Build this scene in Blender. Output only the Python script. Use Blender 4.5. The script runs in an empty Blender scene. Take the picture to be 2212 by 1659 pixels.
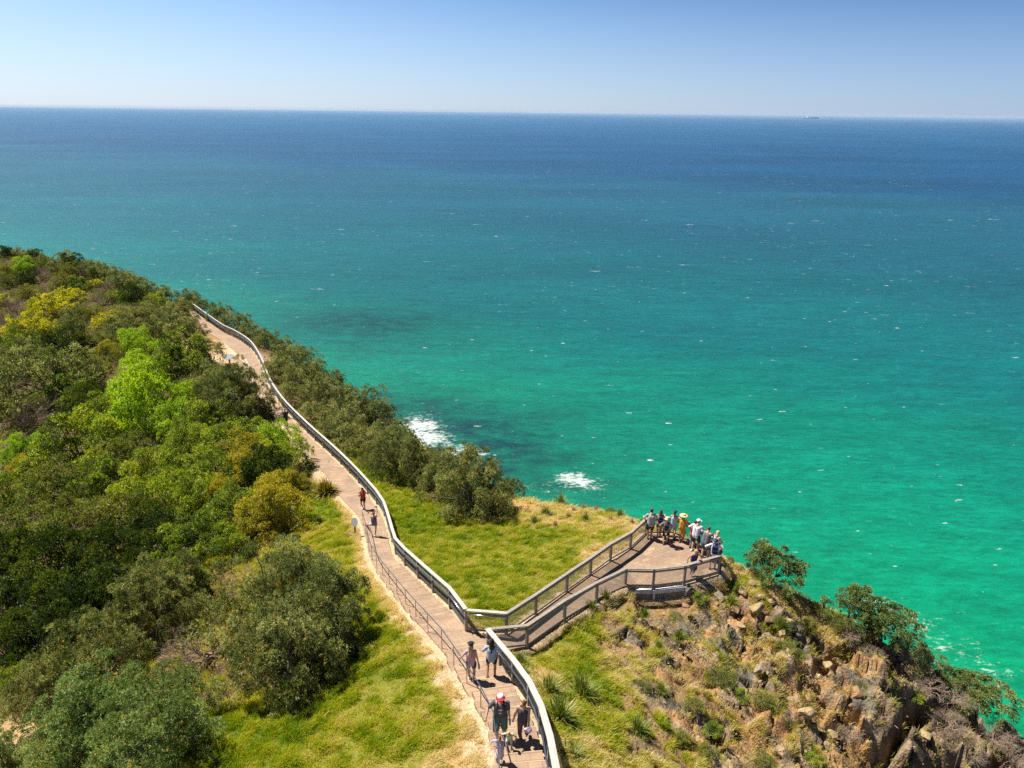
import bpy, bmesh, math, time
import numpy as np
from mathutils import Vector, Matrix
from mathutils.kdtree import KDTree

T0 = time.time()
# ------------------------------------------------------------------ camera, sky, sun
SC = bpy.context.scene
COL = SC.collection
W, H, F = 2212.0, 1659.0, 1539.0          # survey frame the distances were measured in
CAM = np.array([0.0, 0.0, 105.0])         # camera 105 m above the sea
PITCH, ROLL = math.radians(20.99), math.radians(0.64)
cp, sp_, cr, sr = math.cos(PITCH), math.sin(PITCH), math.cos(ROLL), math.sin(ROLL)
FWD = np.array([0, cp, -sp_])
R0, U0 = np.array([1.0, 0, 0]), np.array([0, sp_, cp])
RGT = cr * R0 + sr * U0
UPV = -sr * R0 + cr * U0
cam_data = bpy.data.cameras.new("camera")
cam_data.sensor_width = 36.0
cam_data.lens = F / W * 36.0
cam_data.clip_start, cam_data.clip_end = 0.5, 120000.0
cam = bpy.data.objects.new("camera", cam_data)
COL.objects.link(cam)
m = Matrix(((RGT[0], UPV[0], -FWD[0], CAM[0]), (RGT[1], UPV[1], -FWD[1], CAM[1]), (RGT[2], UPV[2], -FWD[2], CAM[2]), (0, 0, 0, 1)))
cam.matrix_world = m
SC.camera = cam

SUN_AZ = math.atan2(-0.87, 0.50)          # bearing of the sun from +Y, clockwise towards +X
SUN_EL = math.radians(59)
world = bpy.data.worlds.new("World")
SC.world = world
world.use_nodes = True
wn = world.node_tree
wn.nodes.clear()
sky = wn.nodes.new("ShaderNodeTexSky")
sky.sky_type = 'NISHITA'
sky.sun_disc = False
sky.sun_elevation = SUN_EL
sky.sun_rotation = SUN_AZ
sky.altitude = 50
sky.air_density = 0.6
sky.dust_density = 0.1
sky.ozone_density = 6.0
bg = wn.nodes.new("ShaderNodeBackground")
bg.inputs["Strength"].default_value = 0.1
# the sky is clearer and deeper away from the sun: contrast rises towards +X
tcw = wn.nodes.new("ShaderNodeTexCoord")
dt = wn.nodes.new("ShaderNodeVectorMath"); dt.operation = 'DOT_PRODUCT'; dt.inputs[1].default_value = (1, 0, 0)
wn.links.new(tcw.outputs["Generated"], dt.inputs[0])
rp = wn.nodes.new("ShaderNodeMapRange")
for k_, v_ in (("From Min", -.7), ("From Max", .7), ("To Min", .90), ("To Max", 1.75)): rp.inputs[k_].default_value = v_
wn.links.new(dt.outputs["Value"], rp.inputs["Value"])
sc1 = wn.nodes.new("ShaderNodeVectorMath"); sc1.operation = 'MULTIPLY'; sc1.inputs[1].default_value = (.090, .094, .091)
wn.links.new(sky.outputs[0], sc1.inputs[0])
gm = wn.nodes.new("ShaderNodeGamma")
wn.links.new(sc1.outputs[0], gm.inputs[0]); wn.links.new(rp.outputs[0], gm.inputs[1])
hs = wn.nodes.new("ShaderNodeHueSaturation"); hs.inputs["Hue"].default_value = .493; hs.inputs["Saturation"].default_value = 1.0
wn.links.new(gm.outputs[0], hs.inputs["Color"])
# a lilac haze band lies low over the sea
dz = wn.nodes.new("ShaderNodeVectorMath"); dz.operation = 'DOT_PRODUCT'; dz.inputs[1].default_value = (0, 0, 1)
wn.links.new(tcw.outputs["Generated"], dz.inputs[0])
hr = wn.nodes.new("ShaderNodeValToRGB"); cr2 = hr.color_ramp; cr2.elements.new(.07); cr2.elements.new(.16)
for e_, (p_, v_) in zip(cr2.elements, ((0.0, .82), (.07, .48), (.15, .10), (.30, 0.0))): e_.position = p_; e_.color = (v_, v_, v_, 1)
wn.links.new(dz.outputs["Value"], hr.inputs[0])
xr = wn.nodes.new("ShaderNodeValToRGB"); e_ = xr.color_ramp.elements
e_[0].position = .15; e_[0].color = (.435, .455, .505, 1); e_[1].position = .85; e_[1].color = (.22, .275, .405, 1)
mr_ = wn.nodes.new("ShaderNodeMath"); mr_.operation = 'MULTIPLY_ADD'; mr_.inputs[1].default_value = .5; mr_.inputs[2].default_value = .5
wn.links.new(dt.outputs["Value"], mr_.inputs[0]); wn.links.new(mr_.outputs[0], xr.inputs[0])
mxw = wn.nodes.new("ShaderNodeMix"); mxw.data_type = 'RGBA'
wn.links.new(hr.outputs[0], mxw.inputs[0]); wn.links.new(hs.outputs[0], mxw.inputs[6]); wn.links.new(xr.outputs[0], mxw.inputs[7])
sc2 = wn.nodes.new("ShaderNodeVectorMath"); sc2.operation = 'SCALE'; sc2.inputs["Scale"].default_value = 10.0
zr = wn.nodes.new("ShaderNodeMapRange")           # the zenith is a deeper blue than the part in view
for k_, v_ in (("From Min", .32), ("From Max", .9), ("To Min", 10.0), ("To Max", 5.0)): zr.inputs[k_].default_value = v_
wn.links.new(dz.outputs["Value"], zr.inputs["Value"]); wn.links.new(zr.outputs[0], sc2.inputs["Scale"])
wn.links.new(mxw.outputs[2], sc2.inputs[0])
wo = wn.nodes.new("ShaderNodeOutputWorld")
wn.links.new(sc2.outputs[0], bg.inputs["Color"])
wn.links.new(bg.outputs[0], wo.inputs["Surface"])
sl = bpy.data.lights.new("sun", 'SUN')
sl.energy = 5.0
sl.angle = math.radians(0.53)
sl.color = (1.0, 0.94, 0.84)
sun = bpy.data.objects.new("sun", sl)
COL.objects.link(sun)
sdir = Vector((math.sin(SUN_AZ) * math.cos(SUN_EL), math.cos(SUN_AZ) * math.cos(SUN_EL), math.sin(SUN_EL)))
sun.rotation_euler = sdir.to_track_quat('Z', 'Y').to_euler()
sun.location = (0, 0, 200)
SC.view_settings.view_transform = 'Standard'
SC.view_settings.look = 'None'
SC.view_settings.exposure = 0.80
SC.view_settings.gamma = 1.0
SC.cycles.max_bounces = 6
SC.cycles.diffuse_bounces = 2
SC.cycles.use_denoising = False
SC.cycles.glossy_bounces = 2
SC.cycles.transmission_bounces = 3
SC.cycles.transparent_max_bounces = 6
SC.cycles.volume_bounces = 0
SC.cycles.caustics_reflective = False
SC.cycles.caustics_refractive = False
SC.cycles.sample_clamp_indirect = 4.0

# ------------------------------------------------------------------ survey helpers
def ray(vx, vy):
    return FWD + (vx - W / 2) / F * RGT + (H / 2 - vy) / F * UPV

def at_depth(vx, vy, Z):
    return CAM + Z * ray(vx, vy)

def at_drop(vx, vy, d):                   # point on that sight line d metres below the camera
    r = ray(vx, vy)
    return CAM + r * (d / -r[2])

def project(P):
    Q = np.asarray(P, float) - CAM
    z = Q @ FWD
    return W / 2 + F * (Q @ RGT) / z, H / 2 - F * (Q @ UPV) / z, z

# ------------------------------------------------------------------ noise
def _h(ix, iy, seed):
    n = (ix.astype(np.int64) * 374761393 + iy.astype(np.int64) * 668265263 + seed * 1442695041) & 0x7fffffff
    n = (n ^ (n >> 13)) * 1274126177 & 0x7fffffff
    n = (n ^ (n >> 15)) * 2246822519 & 0x7fffffff
    return ((n ^ (n >> 16)) & 0xffffff) / float(0xffffff)

def vnoise(x, y, seed=0):
    x = np.asarray(x, float); y = np.asarray(y, float)
    ix, iy = np.floor(x), np.floor(y)
    fx, fy = x - ix, y - iy
    fx = fx * fx * (3 - 2 * fx); fy = fy * fy * (3 - 2 * fy)
    a, b = _h(ix, iy, seed), _h(ix + 1, iy, seed)
    c, d = _h(ix, iy + 1, seed), _h(ix + 1, iy + 1, seed)
    return (a + (b - a) * fx) * (1 - fy) + (c + (d - c) * fx) * fy

def fbm(x, y, seed=0, oct=4):
    s, a, t = 0, 0.5, 0
    for k in range(oct):
        s = s + a * vnoise(x * 2 ** k + 17.3 * k, y * 2 ** k - 9.1 * k, seed + k)
        t += a; a *= 0.5
    return s / t

def facets(x, y, cell, seed, tilt=0.9):
    """fractured blocks: every cell a tilted plane of its own height, in -1..1; also distance to the crack"""
    gx, gy = x / cell, y / cell
    ix, iy = np.floor(gx), np.floor(gy)
    f1 = np.full(x.shape, 9.0); f2 = np.full(x.shape, 9.0)
    val = np.zeros(x.shape)
    for a in (-1, 0, 1):
        for b in (-1, 0, 1):
            jx, jy = ix + a, iy + b
            px, py = jx + _h(jx, jy, seed), jy + _h(jx, jy, seed + 1)
            d = np.hypot(gx - px, gy - py)
            hv = _h(jx, jy, seed + 2) * 2 - 1 + tilt * ((gx - px) * (_h(jx, jy, seed + 3) * 2 - 1) * 2 + (gy - py) * (_h(jx, jy, seed + 4) * 2 - 1) * 2)
            near = d < f1
            f2 = np.where(near, f1, np.minimum(f2, d))
            val = np.where(near, hv, val)
            f1 = np.where(near, d, f1)
    return val, f2 - f1

def sstep(a, b, x):
    t = np.clip((x - a) / (b - a), 0, 1)
    return t * t * (3 - 2 * t)

# ------------------------------------------------------------------ object helpers
def tag(o, label=None, cat=None, group=None, kind=None):
    if label: o["label"] = label
    if cat: o["category"] = cat
    if group: o["group"] = group
    if kind: o["kind"] = kind
    return o

def empty(name, loc, rz=0.0, **kw):
    o = bpy.data.objects.new(name, None)
    o.empty_display_size = 0.3
    o.location = tuple(float(v) for v in loc)
    o.rotation_euler = (0, 0, rz)
    COL.objects.link(o)
    return tag(o, **kw)

def add(name, mesh, parent=None, mat=None, **kw):
    o = bpy.data.objects.new(name, mesh)
    COL.objects.link(o)
    if mat is not None and not mesh.materials:
        mesh.materials.append(mat)
    if parent is not None:
        o.parent = parent
    return tag(o, **kw)

def np_mesh(name, verts, faces, smooth=False, attrs=None, cols=None, fmat=None):
    """verts (n,3); faces (m,k) all of one size k; attrs: per-vertex floats; cols: per-vertex rgb"""
    me = bpy.data.meshes.new(name)
    verts = np.asarray(verts, np.float32); faces = np.asarray(faces, np.int32)
    n, mf, k = len(verts), len(faces), faces.shape[1]
    me.vertices.add(n)
    me.vertices.foreach_set("co", verts.ravel())
    me.loops.add(mf * k)
    me.loops.foreach_set("vertex_index", faces.ravel())
    me.polygons.add(mf)
    me.polygons.foreach_set("loop_start", np.arange(0, mf * k, k, dtype=np.int32))
    me.polygons.foreach_set("loop_total", np.full(mf, k, np.int32))
    me.polygons.foreach_set("use_smooth", np.full(mf, smooth, bool))
    if fmat is not None:
        me.polygons.foreach_set("material_index", np.asarray(fmat, np.int32))
    for nm, a in (attrs or {}).items():
        at = me.attributes.new(nm, 'FLOAT', 'POINT')
        at.data.foreach_set("value", np.asarray(a, np.float32))
    if cols is not None:
        at = me.attributes.new("Col", 'FLOAT_COLOR', 'POINT')
        c4 = np.ones((n, 4), np.float32); c4[:, :3] = cols
        at.data.foreach_set("color", c4.ravel())
    me.update()
    me.validate()
    return me

class MB:
    """collects simple shapes into one mesh"""
    def __init__(s):
        s.v, s.f = [], []
    def box(s, c, size, ax=None):
        """c centre, size (sx,sy,sz), ax 3 axis vectors"""
        c = np.asarray(c, float)
        ax = np.eye(3) if ax is None else np.asarray(ax, float)
        b = len(s.v)
        for z in (-.5, .5):
            for y in (-.5, .5):
                for x in (-.5, .5):
                    s.v.append(c + ax[0] * x * size[0] + ax[1] * y * size[1] + ax[2] * z * size[2])
        for q in ((0, 2, 3, 1), (4, 5, 7, 6), (0, 1, 5, 4), (2, 6, 7, 3), (0, 4, 6, 2), (1, 3, 7, 5)):
            s.f.append([b + i for i in q])
        return s
    def bar(s, a, b, w, h, up=(0, 0, 1)):
        """rectangular bar from a to b, w wide, h high"""
        a, b = np.asarray(a, float), np.asarray(b, float)
        d = b - a; L = np.linalg.norm(d); d = d / L
        r = np.cross(d, up); r /= np.linalg.norm(r)
        u = np.cross(r, d)
        return s.box((a + b) / 2, (L, w, h), (d, r, u))
    def tube(s, pts, rad, n=8, cap=True):
        pts = [np.asarray(p, float) for p in pts]
        rad = [rad] * len(pts) if np.isscalar(rad) else list(rad)
        b = len(s.v)
        ref = None
        for i, p in enumerate(pts):
            d = pts[min(i + 1, len(pts) - 1)] - pts[max(i - 1, 0)]
            d = d / (np.linalg.norm(d) + 1e-9)
            if ref is None:
                ref = np.array([0, 0, 1.0]) if abs(d[2]) < .9 else np.array([1.0, 0, 0])
            r = np.cross(d, ref); r /= (np.linalg.norm(r) + 1e-9)
            u = np.cross(r, d); ref = u
            for k in range(n):
                t = 2 * math.pi * k / n
                s.v.append(p + rad[i] * (math.cos(t) * r + math.sin(t) * u))
        for i in range(len(pts) - 1):
            for k in range(n):
                a0, a1 = b + i * n + k, b + i * n + (k + 1) % n
                s.f.append([a0, a1, a1 + n, a0 + n])
        if cap:
            s.f.append([b + k for k in range(n)][::-1])
            e = b + (len(pts) - 1) * n
            s.f.append([e + k for k in range(n)])
        return s
    def prism(s, poly, z0, z1):
        b = len(s.v); n = len(poly)
        for z in (z0, z1):
            for p in poly:
                s.v.append(np.array([p[0], p[1], z + (p[2] if len(p) > 2 else 0)], float))
        s.f.append([b + i for i in range(n)][::-1]); s.f.append([b + n + i for i in range(n)])
        for i in range(n):
            j = (i + 1) % n
            s.f.append([b + i, b + j, b + n + j, b + n + i])
        return s
    def mesh(s, name, smooth=False):
        me = bpy.data.meshes.new(name)
        me.from_pydata([tuple(map(float, p)) for p in s.v], [], s.f)
        if smooth:
            me.polygons.foreach_set("use_smooth", np.full(len(me.polygons), True))
        me.update()
        return me
    def build(s, name, mat, parent=None, smooth=False, bevel=0, **kw):
        o = add(name, s.mesh(name, smooth), parent, mat, **kw)
        if bevel:
            bm = bmesh.new(); bm.from_mesh(o.data)
            bmesh.ops.recalc_face_normals(bm, faces=bm.faces)
            bmesh.ops.bevel(bm, geom=bm.edges[:], offset=bevel, segments=1, affect='EDGES')
            bm.to_mesh(o.data); bm.free()
        return o

# ------------------------------------------------------------------ materials
class NT:
    def __init__(s, name):
        s.m = bpy.data.materials.new(name); s.m.use_nodes = True
        s.t = s.m.node_tree; s.t.nodes.clear()
        s.out = s.n("ShaderNodeOutputMaterial")
    def n(s, typ, **kw):
        nd = s.t.nodes.new(typ)
        for k, v in kw.items():
            setattr(nd, k, v)
        return nd
    def l(s, a, b):
        s.t.links.new(a, b)
    def val(s, nd, **kw):
        for k, v in kw.items():
            nd.inputs[k.replace("_", " ")].default_value = v
        return nd
    def ramp(s, fac, stops, interp='LINEAR'):
        r = s.n("ShaderNodeValToRGB"); cr_ = r.color_ramp; cr_.interpolation = interp
        while len(cr_.elements) < len(stops): cr_.elements.new(0.5)
        for e, (p, c) in zip(cr_.elements, stops):
            e.position = p; e.color = (*c, 1) if not np.isscalar(c) else (c, c, c, 1)
        s.l(fac, r.inputs[0]); return r.outputs[0]
    def noise(s, vec, scale, detail=4, rough=.55):
        nd = s.n("ShaderNodeTexNoise")
        nd.inputs["Scale"].default_value = scale; nd.inputs["Detail"].default_value = detail
        nd.inputs["Roughness"].default_value = rough
        if vec is not None: s.l(vec, nd.inputs["Vector"])
        return nd.outputs["Fac"]
    def mapping(s, vec, scale=(1, 1, 1), rot=(0, 0, 0)):
        nd = s.n("ShaderNodeMapping"); nd.inputs["Scale"].default_value = scale; nd.inputs["Rotation"].default_value = rot
        s.l(vec, nd.inputs["Vector"]); return nd.outputs[0]
    def mix(s, fac, a, b, blend='MIX'):
        nd = s.n("ShaderNodeMix", data_type='RGBA', blend_type=blend)
        for sock, v in ((nd.inputs[0], fac), (nd.inputs[6], a), (nd.inputs[7], b)):
            if hasattr(v, "is_linked"): s.l(v, sock)
            elif np.isscalar(v): sock.default_value = v
            else: sock.default_value = (*v, 1)
        return nd.outputs[2]
    def math(s, op, a, b=None, c=None):
        nd = s.n("ShaderNodeMath", operation=op)
        for i, v in enumerate((a, b, c)):
            if v is None: continue
            if hasattr(v, "is_linked"): s.l(v, nd.inputs[i])
            else: nd.inputs[i].default_value = v
        return nd.outputs[0]
    def bump(s, h, strength=.5, dist=.02):
        nd = s.n("ShaderNodeBump"); nd.inputs["Strength"].default_value = strength; nd.inputs["Distance"].default_value = dist
        s.l(h, nd.inputs["Height"]); return nd.outputs[0]
    def principled(s, color, rough=.8, spec=.3, normal=None, metal=0):
        p = s.n("ShaderNodeBsdfPrincipled")
        p.inputs["Roughness"].default_value = rough if np.isscalar(rough) else .5
        if not np.isscalar(rough): s.l(rough, p.inputs["Roughness"])
        p.inputs["Specular IOR Level"].default_value = spec
        p.inputs["Metallic"].default_value = metal
        if hasattr(color, "is_linked"): s.l(color, p.inputs["Base Color"])
        else: p.inputs["Base Color"].default_value = (*color, 1)
        if normal is not None: s.l(normal, p.inputs["Normal"])
        return p
    def done(s, shader):
        s.l(shader.outputs[0] if hasattr(shader, "outputs") else shader, s.out.inputs["Surface"]); return s.m

def speckled(name, a, b, scale=20, rough=.8, spec=.3, bump=.3, metal=0, stretch=(1, 1, 1)):
    """a surface of two close tones mixed by noise in object space"""
    t = NT(name)
    tc = t.n("ShaderNodeTexCoord").outputs["Object"]
    tc = t.mapping(tc, stretch)
    n = t.noise(tc, scale, 5, .65)
    c = t.ramp(n, [(.3, a), (.7, b)])
    return t.done(t.principled(c, rough, spec, t.bump(n, bump, .01), metal))

def leafy(name, stops, transl=.35, rnd=.25, hue=.02, gloss=.035):
    """leaf or blade: colour from the per-leaf tint, shifted a little per plant"""
    t = NT(name)
    a = t.n("ShaderNodeAttribute", attribute_name="tint").outputs["Fac"]
    c = t.ramp(a, stops)
    oi = t.n("ShaderNodeObjectInfo").outputs["Random"]
    h = t.n("ShaderNodeHueSaturation")
    t.l(t.math('MULTIPLY_ADD', oi, 2 * hue, .5 - hue), h.inputs["Hue"])
    t.l(t.math('MULTIPLY_ADD', oi, -rnd, 1 + rnd / 2), h.inputs["Value"])
    t.l(c, h.inputs["Color"])
    c = h.outputs[0]
    d = t.n("ShaderNodeBsdfDiffuse"); t.l(c, d.inputs[0])
    tr = t.n("ShaderNodeBsdfTranslucent"); t.l(t.mix(1.0, c, (1.15, 1.1, .5), 'MULTIPLY'), tr.inputs[0])
    mx = t.n("ShaderNodeMixShader"); mx.inputs[0].default_value = transl
    t.l(d.outputs[0], mx.inputs[1]); t.l(tr.outputs[0], mx.inputs[2])
    g = t.n("ShaderNodeBsdfGlossy"); g.inputs["Roughness"].default_value = .45
    m2 = t.n("ShaderNodeMixShader"); m2.inputs[0].default_value = gloss
    t.l(mx.outputs[0], m2.inputs[1]); t.l(g.outputs[0], m2.inputs[2])
    return t.done(m2)
# ------------------------------------------------------------------ path survey: (left px, right px, metres below camera)
SECT = [
 ((1078, 1790), (1235, 1780), 16.35), ((1070, 1659), (1178, 1650), 17.45), ((1062, 1590), (1158, 1580), 17.9),
 ((1036, 1534), (1128, 1522), 18.3), ((1013, 1494), (1105, 1480), 18.6), ((988, 1458), (1085, 1442), 18.9),
 ((960, 1412), (1056, 1396), 19.35), ((925, 1370), (1005, 1352), 19.75), ((888, 1328), (963, 1314), 20.35),
 ((848, 1278), (915, 1268), 21.25), ((815, 1233), (868, 1222), 22.3), ((798, 1200), (847, 1196), 23.05),
 ((787, 1150), (835, 1150), 24.0), ((772, 1112), (820, 1106), 24.6), ((735, 1072), (786, 1062), 25.2),
 ((703, 1025), (752, 1024), 25.7), ((665, 985), (712, 984), 26.25), ((632, 945), (670, 945), 26.8),
 ((600, 905), (628, 903), 27.35), ((578, 872), (602, 872), 27.9), ((560, 838), (580, 836), 28.3),
 ((545, 806), (570, 808), 28.7), ((528, 779), (556, 777), 29.05), ((503, 755), (538, 751), 29.45),
 ((475, 733), (508, 730), 29.9), ((440, 712), (480, 716), 30.35), ((426, 690), (446, 692), 30.7), ((395, 668), (414, 668), 31.0),
]
WALK = [((1005, 1364), (1052, 1402), 19.62), ((1093, 1369), (1138, 1396), 19.75), ((1157, 1327), (1219, 1338), 20.1),
        ((1224, 1279), (1288, 1297), 20.55), ((1290, 1232), (1349, 1266), 21.0), ((1330, 1204), (1380, 1266), 21.3)]
PLAT_D = 21.3
PLAT = [at_drop(x, y, PLAT_D) for x, y in ((1330, 1204), (1361, 1184), (1394, 1154), (1456, 1155), (1531, 1194), (1556, 1222), (1551, 1237), (1477, 1258), (1410, 1267), (1380, 1266))]

def dense(sect, step=0.25):
    Ls = np.array([at_drop(*s[0], s[2]) for s in sect]); Rs = np.array([at_drop(*s[1], s[2]) for s in sect])
    def crom(P):
        out = []
        for i in range(len(P) - 1):
            p0, p1, p2, p3 = P[max(i - 1, 0)], P[i], P[i + 1], P[min(i + 2, len(P) - 1)]
            n = NS[i]
            for k in range(n):
                t = k / n
                out.append(.5 * ((2 * p1) + (-p0 + p2) * t + (2 * p0 - 5 * p1 + 4 * p2 - p3) * t * t + (-p0 + 3 * p1 - 3 * p2 + p3) * t ** 3))
        out.append(P[-1]); return np.array(out)
    C = (Ls + Rs) / 2
    NS = [max(2, int(np.linalg.norm(C[i + 1] - C[i]) / step)) for i in range(len(C) - 1)]
    idx = np.concatenate([[0], np.cumsum(NS)])
    return crom(Ls), crom(Rs), idx
PL, PR, PIDX = dense(SECT)
WL, WR, WIDX = dense(WALK)

# ------------------------------------------------------------------ land survey: (px, px, depth in metres)
LAND = [
 (1700, 1280, 36.6), (1640, 1240, 36.4), (1840, 1345, 36.8), (2000, 1450, 36), (2150, 1580, 34.6), (2212, 1640, 34.3), (2330, 1760, 33),
 (1560, 1300, 34.9), (1480, 1350, 32.3), (1400, 1420, 29.0), (1300, 1480, 26.5), (1250, 1400, 28.2), (1200, 1500, 24.7), (1400, 1600, 23.6),
 (1500, 1640, 24.2), (1600, 1550, 27.8), (1700, 1450, 31.6), (1800, 1550, 30.9), (1780, 1640, 28.4), (1950, 1600, 31.2), (2050, 1640, 31.6),
 (2100, 1560, 33.2), (1250, 1640, 21.3), (1350, 1760, 20), (1600, 1800, 23.5), (1900, 1820, 26.5), (2200, 1800, 30), (1620, 1400, 32.6),
 (1480, 1290, 34.0), (1350, 1300, 32.9), (1240, 1345, 30.2), (1150, 1420, 27.8), (1560, 1250, 35.6),
 (1120, 1075, 50.3), (1200, 1085, 48.4), (1300, 1100, 45), (1380, 1128, 40.8), (1250, 1110, 45.2), (1040, 1115, 46.2), (1100, 1200, 39.3),
 (1300, 1180, 38.3), (1100, 1300, 31.6), (1200, 1250, 34.7), (950, 1060, 52), (950, 1180, 40.5), (850, 1090, 49.4), (800, 1000, 57.5),
 (730, 840, 87), (860, 930, 73.5), (940, 1000, 61.5), (640, 790, 95), (530, 735, 106),
 (1000, 1500, 24.6), (900, 1500, 24.9), (700, 1550, 24.5), (500, 1600, 23.9), (620, 1500, 26.4), (300, 1640, 24.4), (30, 1640, 26.5),
 (900, 1640, 21.2), (600, 1760, 20.5), (100, 1800, 22.5), (800, 1400, 28.6), (700, 1280, 34.6), (640, 1170, 43.0), (700, 1090, 49.2),
 (450, 1420, 31.5), (100, 1500, 33.0), (150, 1250, 46), (400, 1150, 50), (50, 1050, 66), (250, 950, 73), (150, 850, 90), (0, 900, 86),
 (500, 950, 65), (550, 1050, 54), (300, 780, 99), (100, 740, 111), (400, 700, 113), (0, 640, 138), (200, 640, 138), (300, 625, 140),
 (100, 572, 154), (0, 545, 164), (200, 596, 150), (370, 655, 131), (-150, 600, 150), (-250, 800, 105), (-300, 1100, 64), (-300, 1500, 36),
]
EDGE_PX = [(-420, 470, 195), (-150, 500, 180), (0, 541, 166), (100, 568, 157), (200, 592, 151), (300, 622, 142), (375, 655, 131), (450, 700, 117),
 (530, 742, 106), (640, 793, 96), (735, 842, 88), (862, 935, 74), (942, 1004, 62), (1010, 1045, 54.5), (1120, 1078, 50.3), (1200, 1088, 48.4),
 (1300, 1103, 45), (1385, 1132, 40.8), (1460, 1150, 38.8), (1540, 1190, 37), (1580, 1205, 36.6), (1640, 1240, 36.7), (1700, 1280, 36.8),
 (1840, 1345, 37), (2000, 1450, 36.3), (2150, 1580, 34.8), (2212, 1640, 34.5), (2400, 1830, 32), (2650, 2100, 29)]
EDGE = np.array([at_depth(*e) for e in EDGE_PX])

ctrl = [at_depth(*c) for c in LAND]
for i in range(0, len(PL), 10):
    ctrl.append((PL[i] + PR[i]) / 2 - [0, 0, .05])
for i in range(3, len(WL), 10):
    ctrl.append((WL[i] + WR[i]) / 2 - [0, 0, .08])
for p in PLAT[::2]: ctrl.append(np.array(p) - [0, 0, .1])
for e in EDGE: ctrl.append(e)
ctrl = np.array(ctrl)

def tps_fit(P, lam=0.4):
    X = P[:, :2]; n = len(X)
    d = np.linalg.norm(X[:, None] - X[None], axis=2)
    K = np.where(d > 0, d * d * np.log(d + 1e-9), 0) * .01 + np.eye(n) * lam
    A = np.zeros((n + 3, n + 3)); A[:n, :n] = K
    A[:n, n] = 1; A[:n, n + 1:] = X; A[n, :n] = 1; A[n + 1:, :n] = X.T
    b = np.zeros(n + 3); b[:n] = P[:, 2]
    return X, np.linalg.solve(A, b)
TX, TW = tps_fit(ctrl)

def tps(x, y):
    out = np.zeros(x.shape)
    for i in range(0, len(x), 40000):
        q = np.stack([x[i:i + 40000], y[i:i + 40000]], 1)
        d2 = ((q[:, None] - TX[None]) ** 2).sum(2)
        U = np.where(d2 > 0, .5 * d2 * np.log(d2 + 1e-12), 0) * .01
        out[i:i + 40000] = U @ TW[:-3] + TW[-3] + q @ TW[-2:]
    return out

def edge_dist(x, y):
    """signed distance beyond the cliff edge (positive: seaward) and the nearest edge point"""
    best = np.full(x.shape, 1e9); bx = x.copy(); by = y.copy(); sg = np.zeros(x.shape)
    for i in range(len(EDGE) - 1):
        a, b = EDGE[i, :2], EDGE[i + 1, :2]
        d = b - a; L2 = d @ d
        t = np.clip(((x - a[0]) * d[0] + (y - a[1]) * d[1]) / L2, 0, 1)
        px, py = a[0] + t * d[0], a[1] + t * d[1]
        dd = np.hypot(x - px, y - py)
        cr_ = d[0] * (y - a[1]) - d[1] * (x - a[0])
        m_ = dd < best - 1e-9
        best = np.where(m_, dd, best); bx = np.where(m_, px, bx); by = np.where(m_, py, by)
        sg = np.where(m_, np.sign(cr_), sg)
    return best * sg, bx, by

def spaced(stops):
    """coordinate list from (start, spacing) knots, spacing varying linearly"""
    out = [stops[0][0]]
    while out[-1] < stops[-1][0]:
        s = np.interp(out[-1], [a for a, _ in stops], [b for _, b in stops])
        out.append(out[-1] + s)
    return np.array(out)
GX = spaced([(-175, 3.0), (-60, 1.2), (-20, .35), (-8, .22), (2, .16), (5, .09), (25, .09), (28, .3), (60, 2.5), (110, 5)])
GY = spaced([(2, .8), (11, .2), (14, .10), (33, .10), (37, .2), (55, .3), (90, .8), (190, 2.2), (260, 5)])
XX, YY = np.meshgrid(GX, GY, indexing='ij')
fx, fy = XX.ravel(), YY.ravel()
ed, ex, ey = edge_dist(fx, fy)
outm = ed > 0
zx = np.where(outm, ex, fx); zy = np.where(outm, ey, fy)
zz = tps(zx, zy)
zz = np.clip(zz, 105 - 48, 105 - 11)
dd = np.maximum(ed, 0)
wob = fbm(fx / 9, fy / 9, 5, 3)
zz = zz - dd * (0.55 + 0.95 * dd / (dd + 2.5)) * (0.8 + .45 * wob)
zz = np.maximum(zz, -8)

# --- zones: what grows where (survey px on the ground, kind)
def bil(arr, x, y):
    ix = np.clip(np.searchsorted(GX, x) - 1, 0, len(GX) - 2); iy = np.clip(np.searchsorted(GY, y) - 1, 0, len(GY) - 2)
    tx = np.clip((x - GX[ix]) / (GX[ix + 1] - GX[ix]), 0, 1); ty = np.clip((y - GY[iy]) / (GY[iy + 1] - GY[iy]), 0, 1)
    return (arr[ix, iy] * (1 - tx) + arr[ix + 1, iy] * tx) * (1 - ty) + (arr[ix, iy + 1] * (1 - tx) + arr[ix + 1, iy + 1] * tx) * ty
ZB = zz.reshape(XX.shape).copy()
def ground(vx, vy, lift=0.0, Zg=None, z0=12, z1=330):
    """where the sight line through a survey pixel meets the land raised by lift"""
    A = ZB if Zg is None else Zg
    r = ray(vx, vy)
    Zs = np.arange(z0, z1, .05)
    P = CAM[None] + Zs[:, None] * r[None]
    g = bil(A, P[:, 0], P[:, 1]) + lift
    cl = P[:, 2] - g
    k = int(np.argmax(cl < 0)) if (cl < 0).any() else len(cl)
    lm = np.where((cl[1:-1] < cl[:-2]) & (cl[1:-1] <= cl[2:]) & (cl[1:-1] < .02 * Zs[1:-1] + .25))[0]      # skims a crest
    if len(lm) and (k == len(cl) or (lm[0] + 1 < k and Zs[k] - Zs[lm[0]] > 4)): k = int(lm[0]) + 1
    if k == len(cl): return None
    return np.array([P[k, 0], P[k, 1], g[k] - lift])

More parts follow.
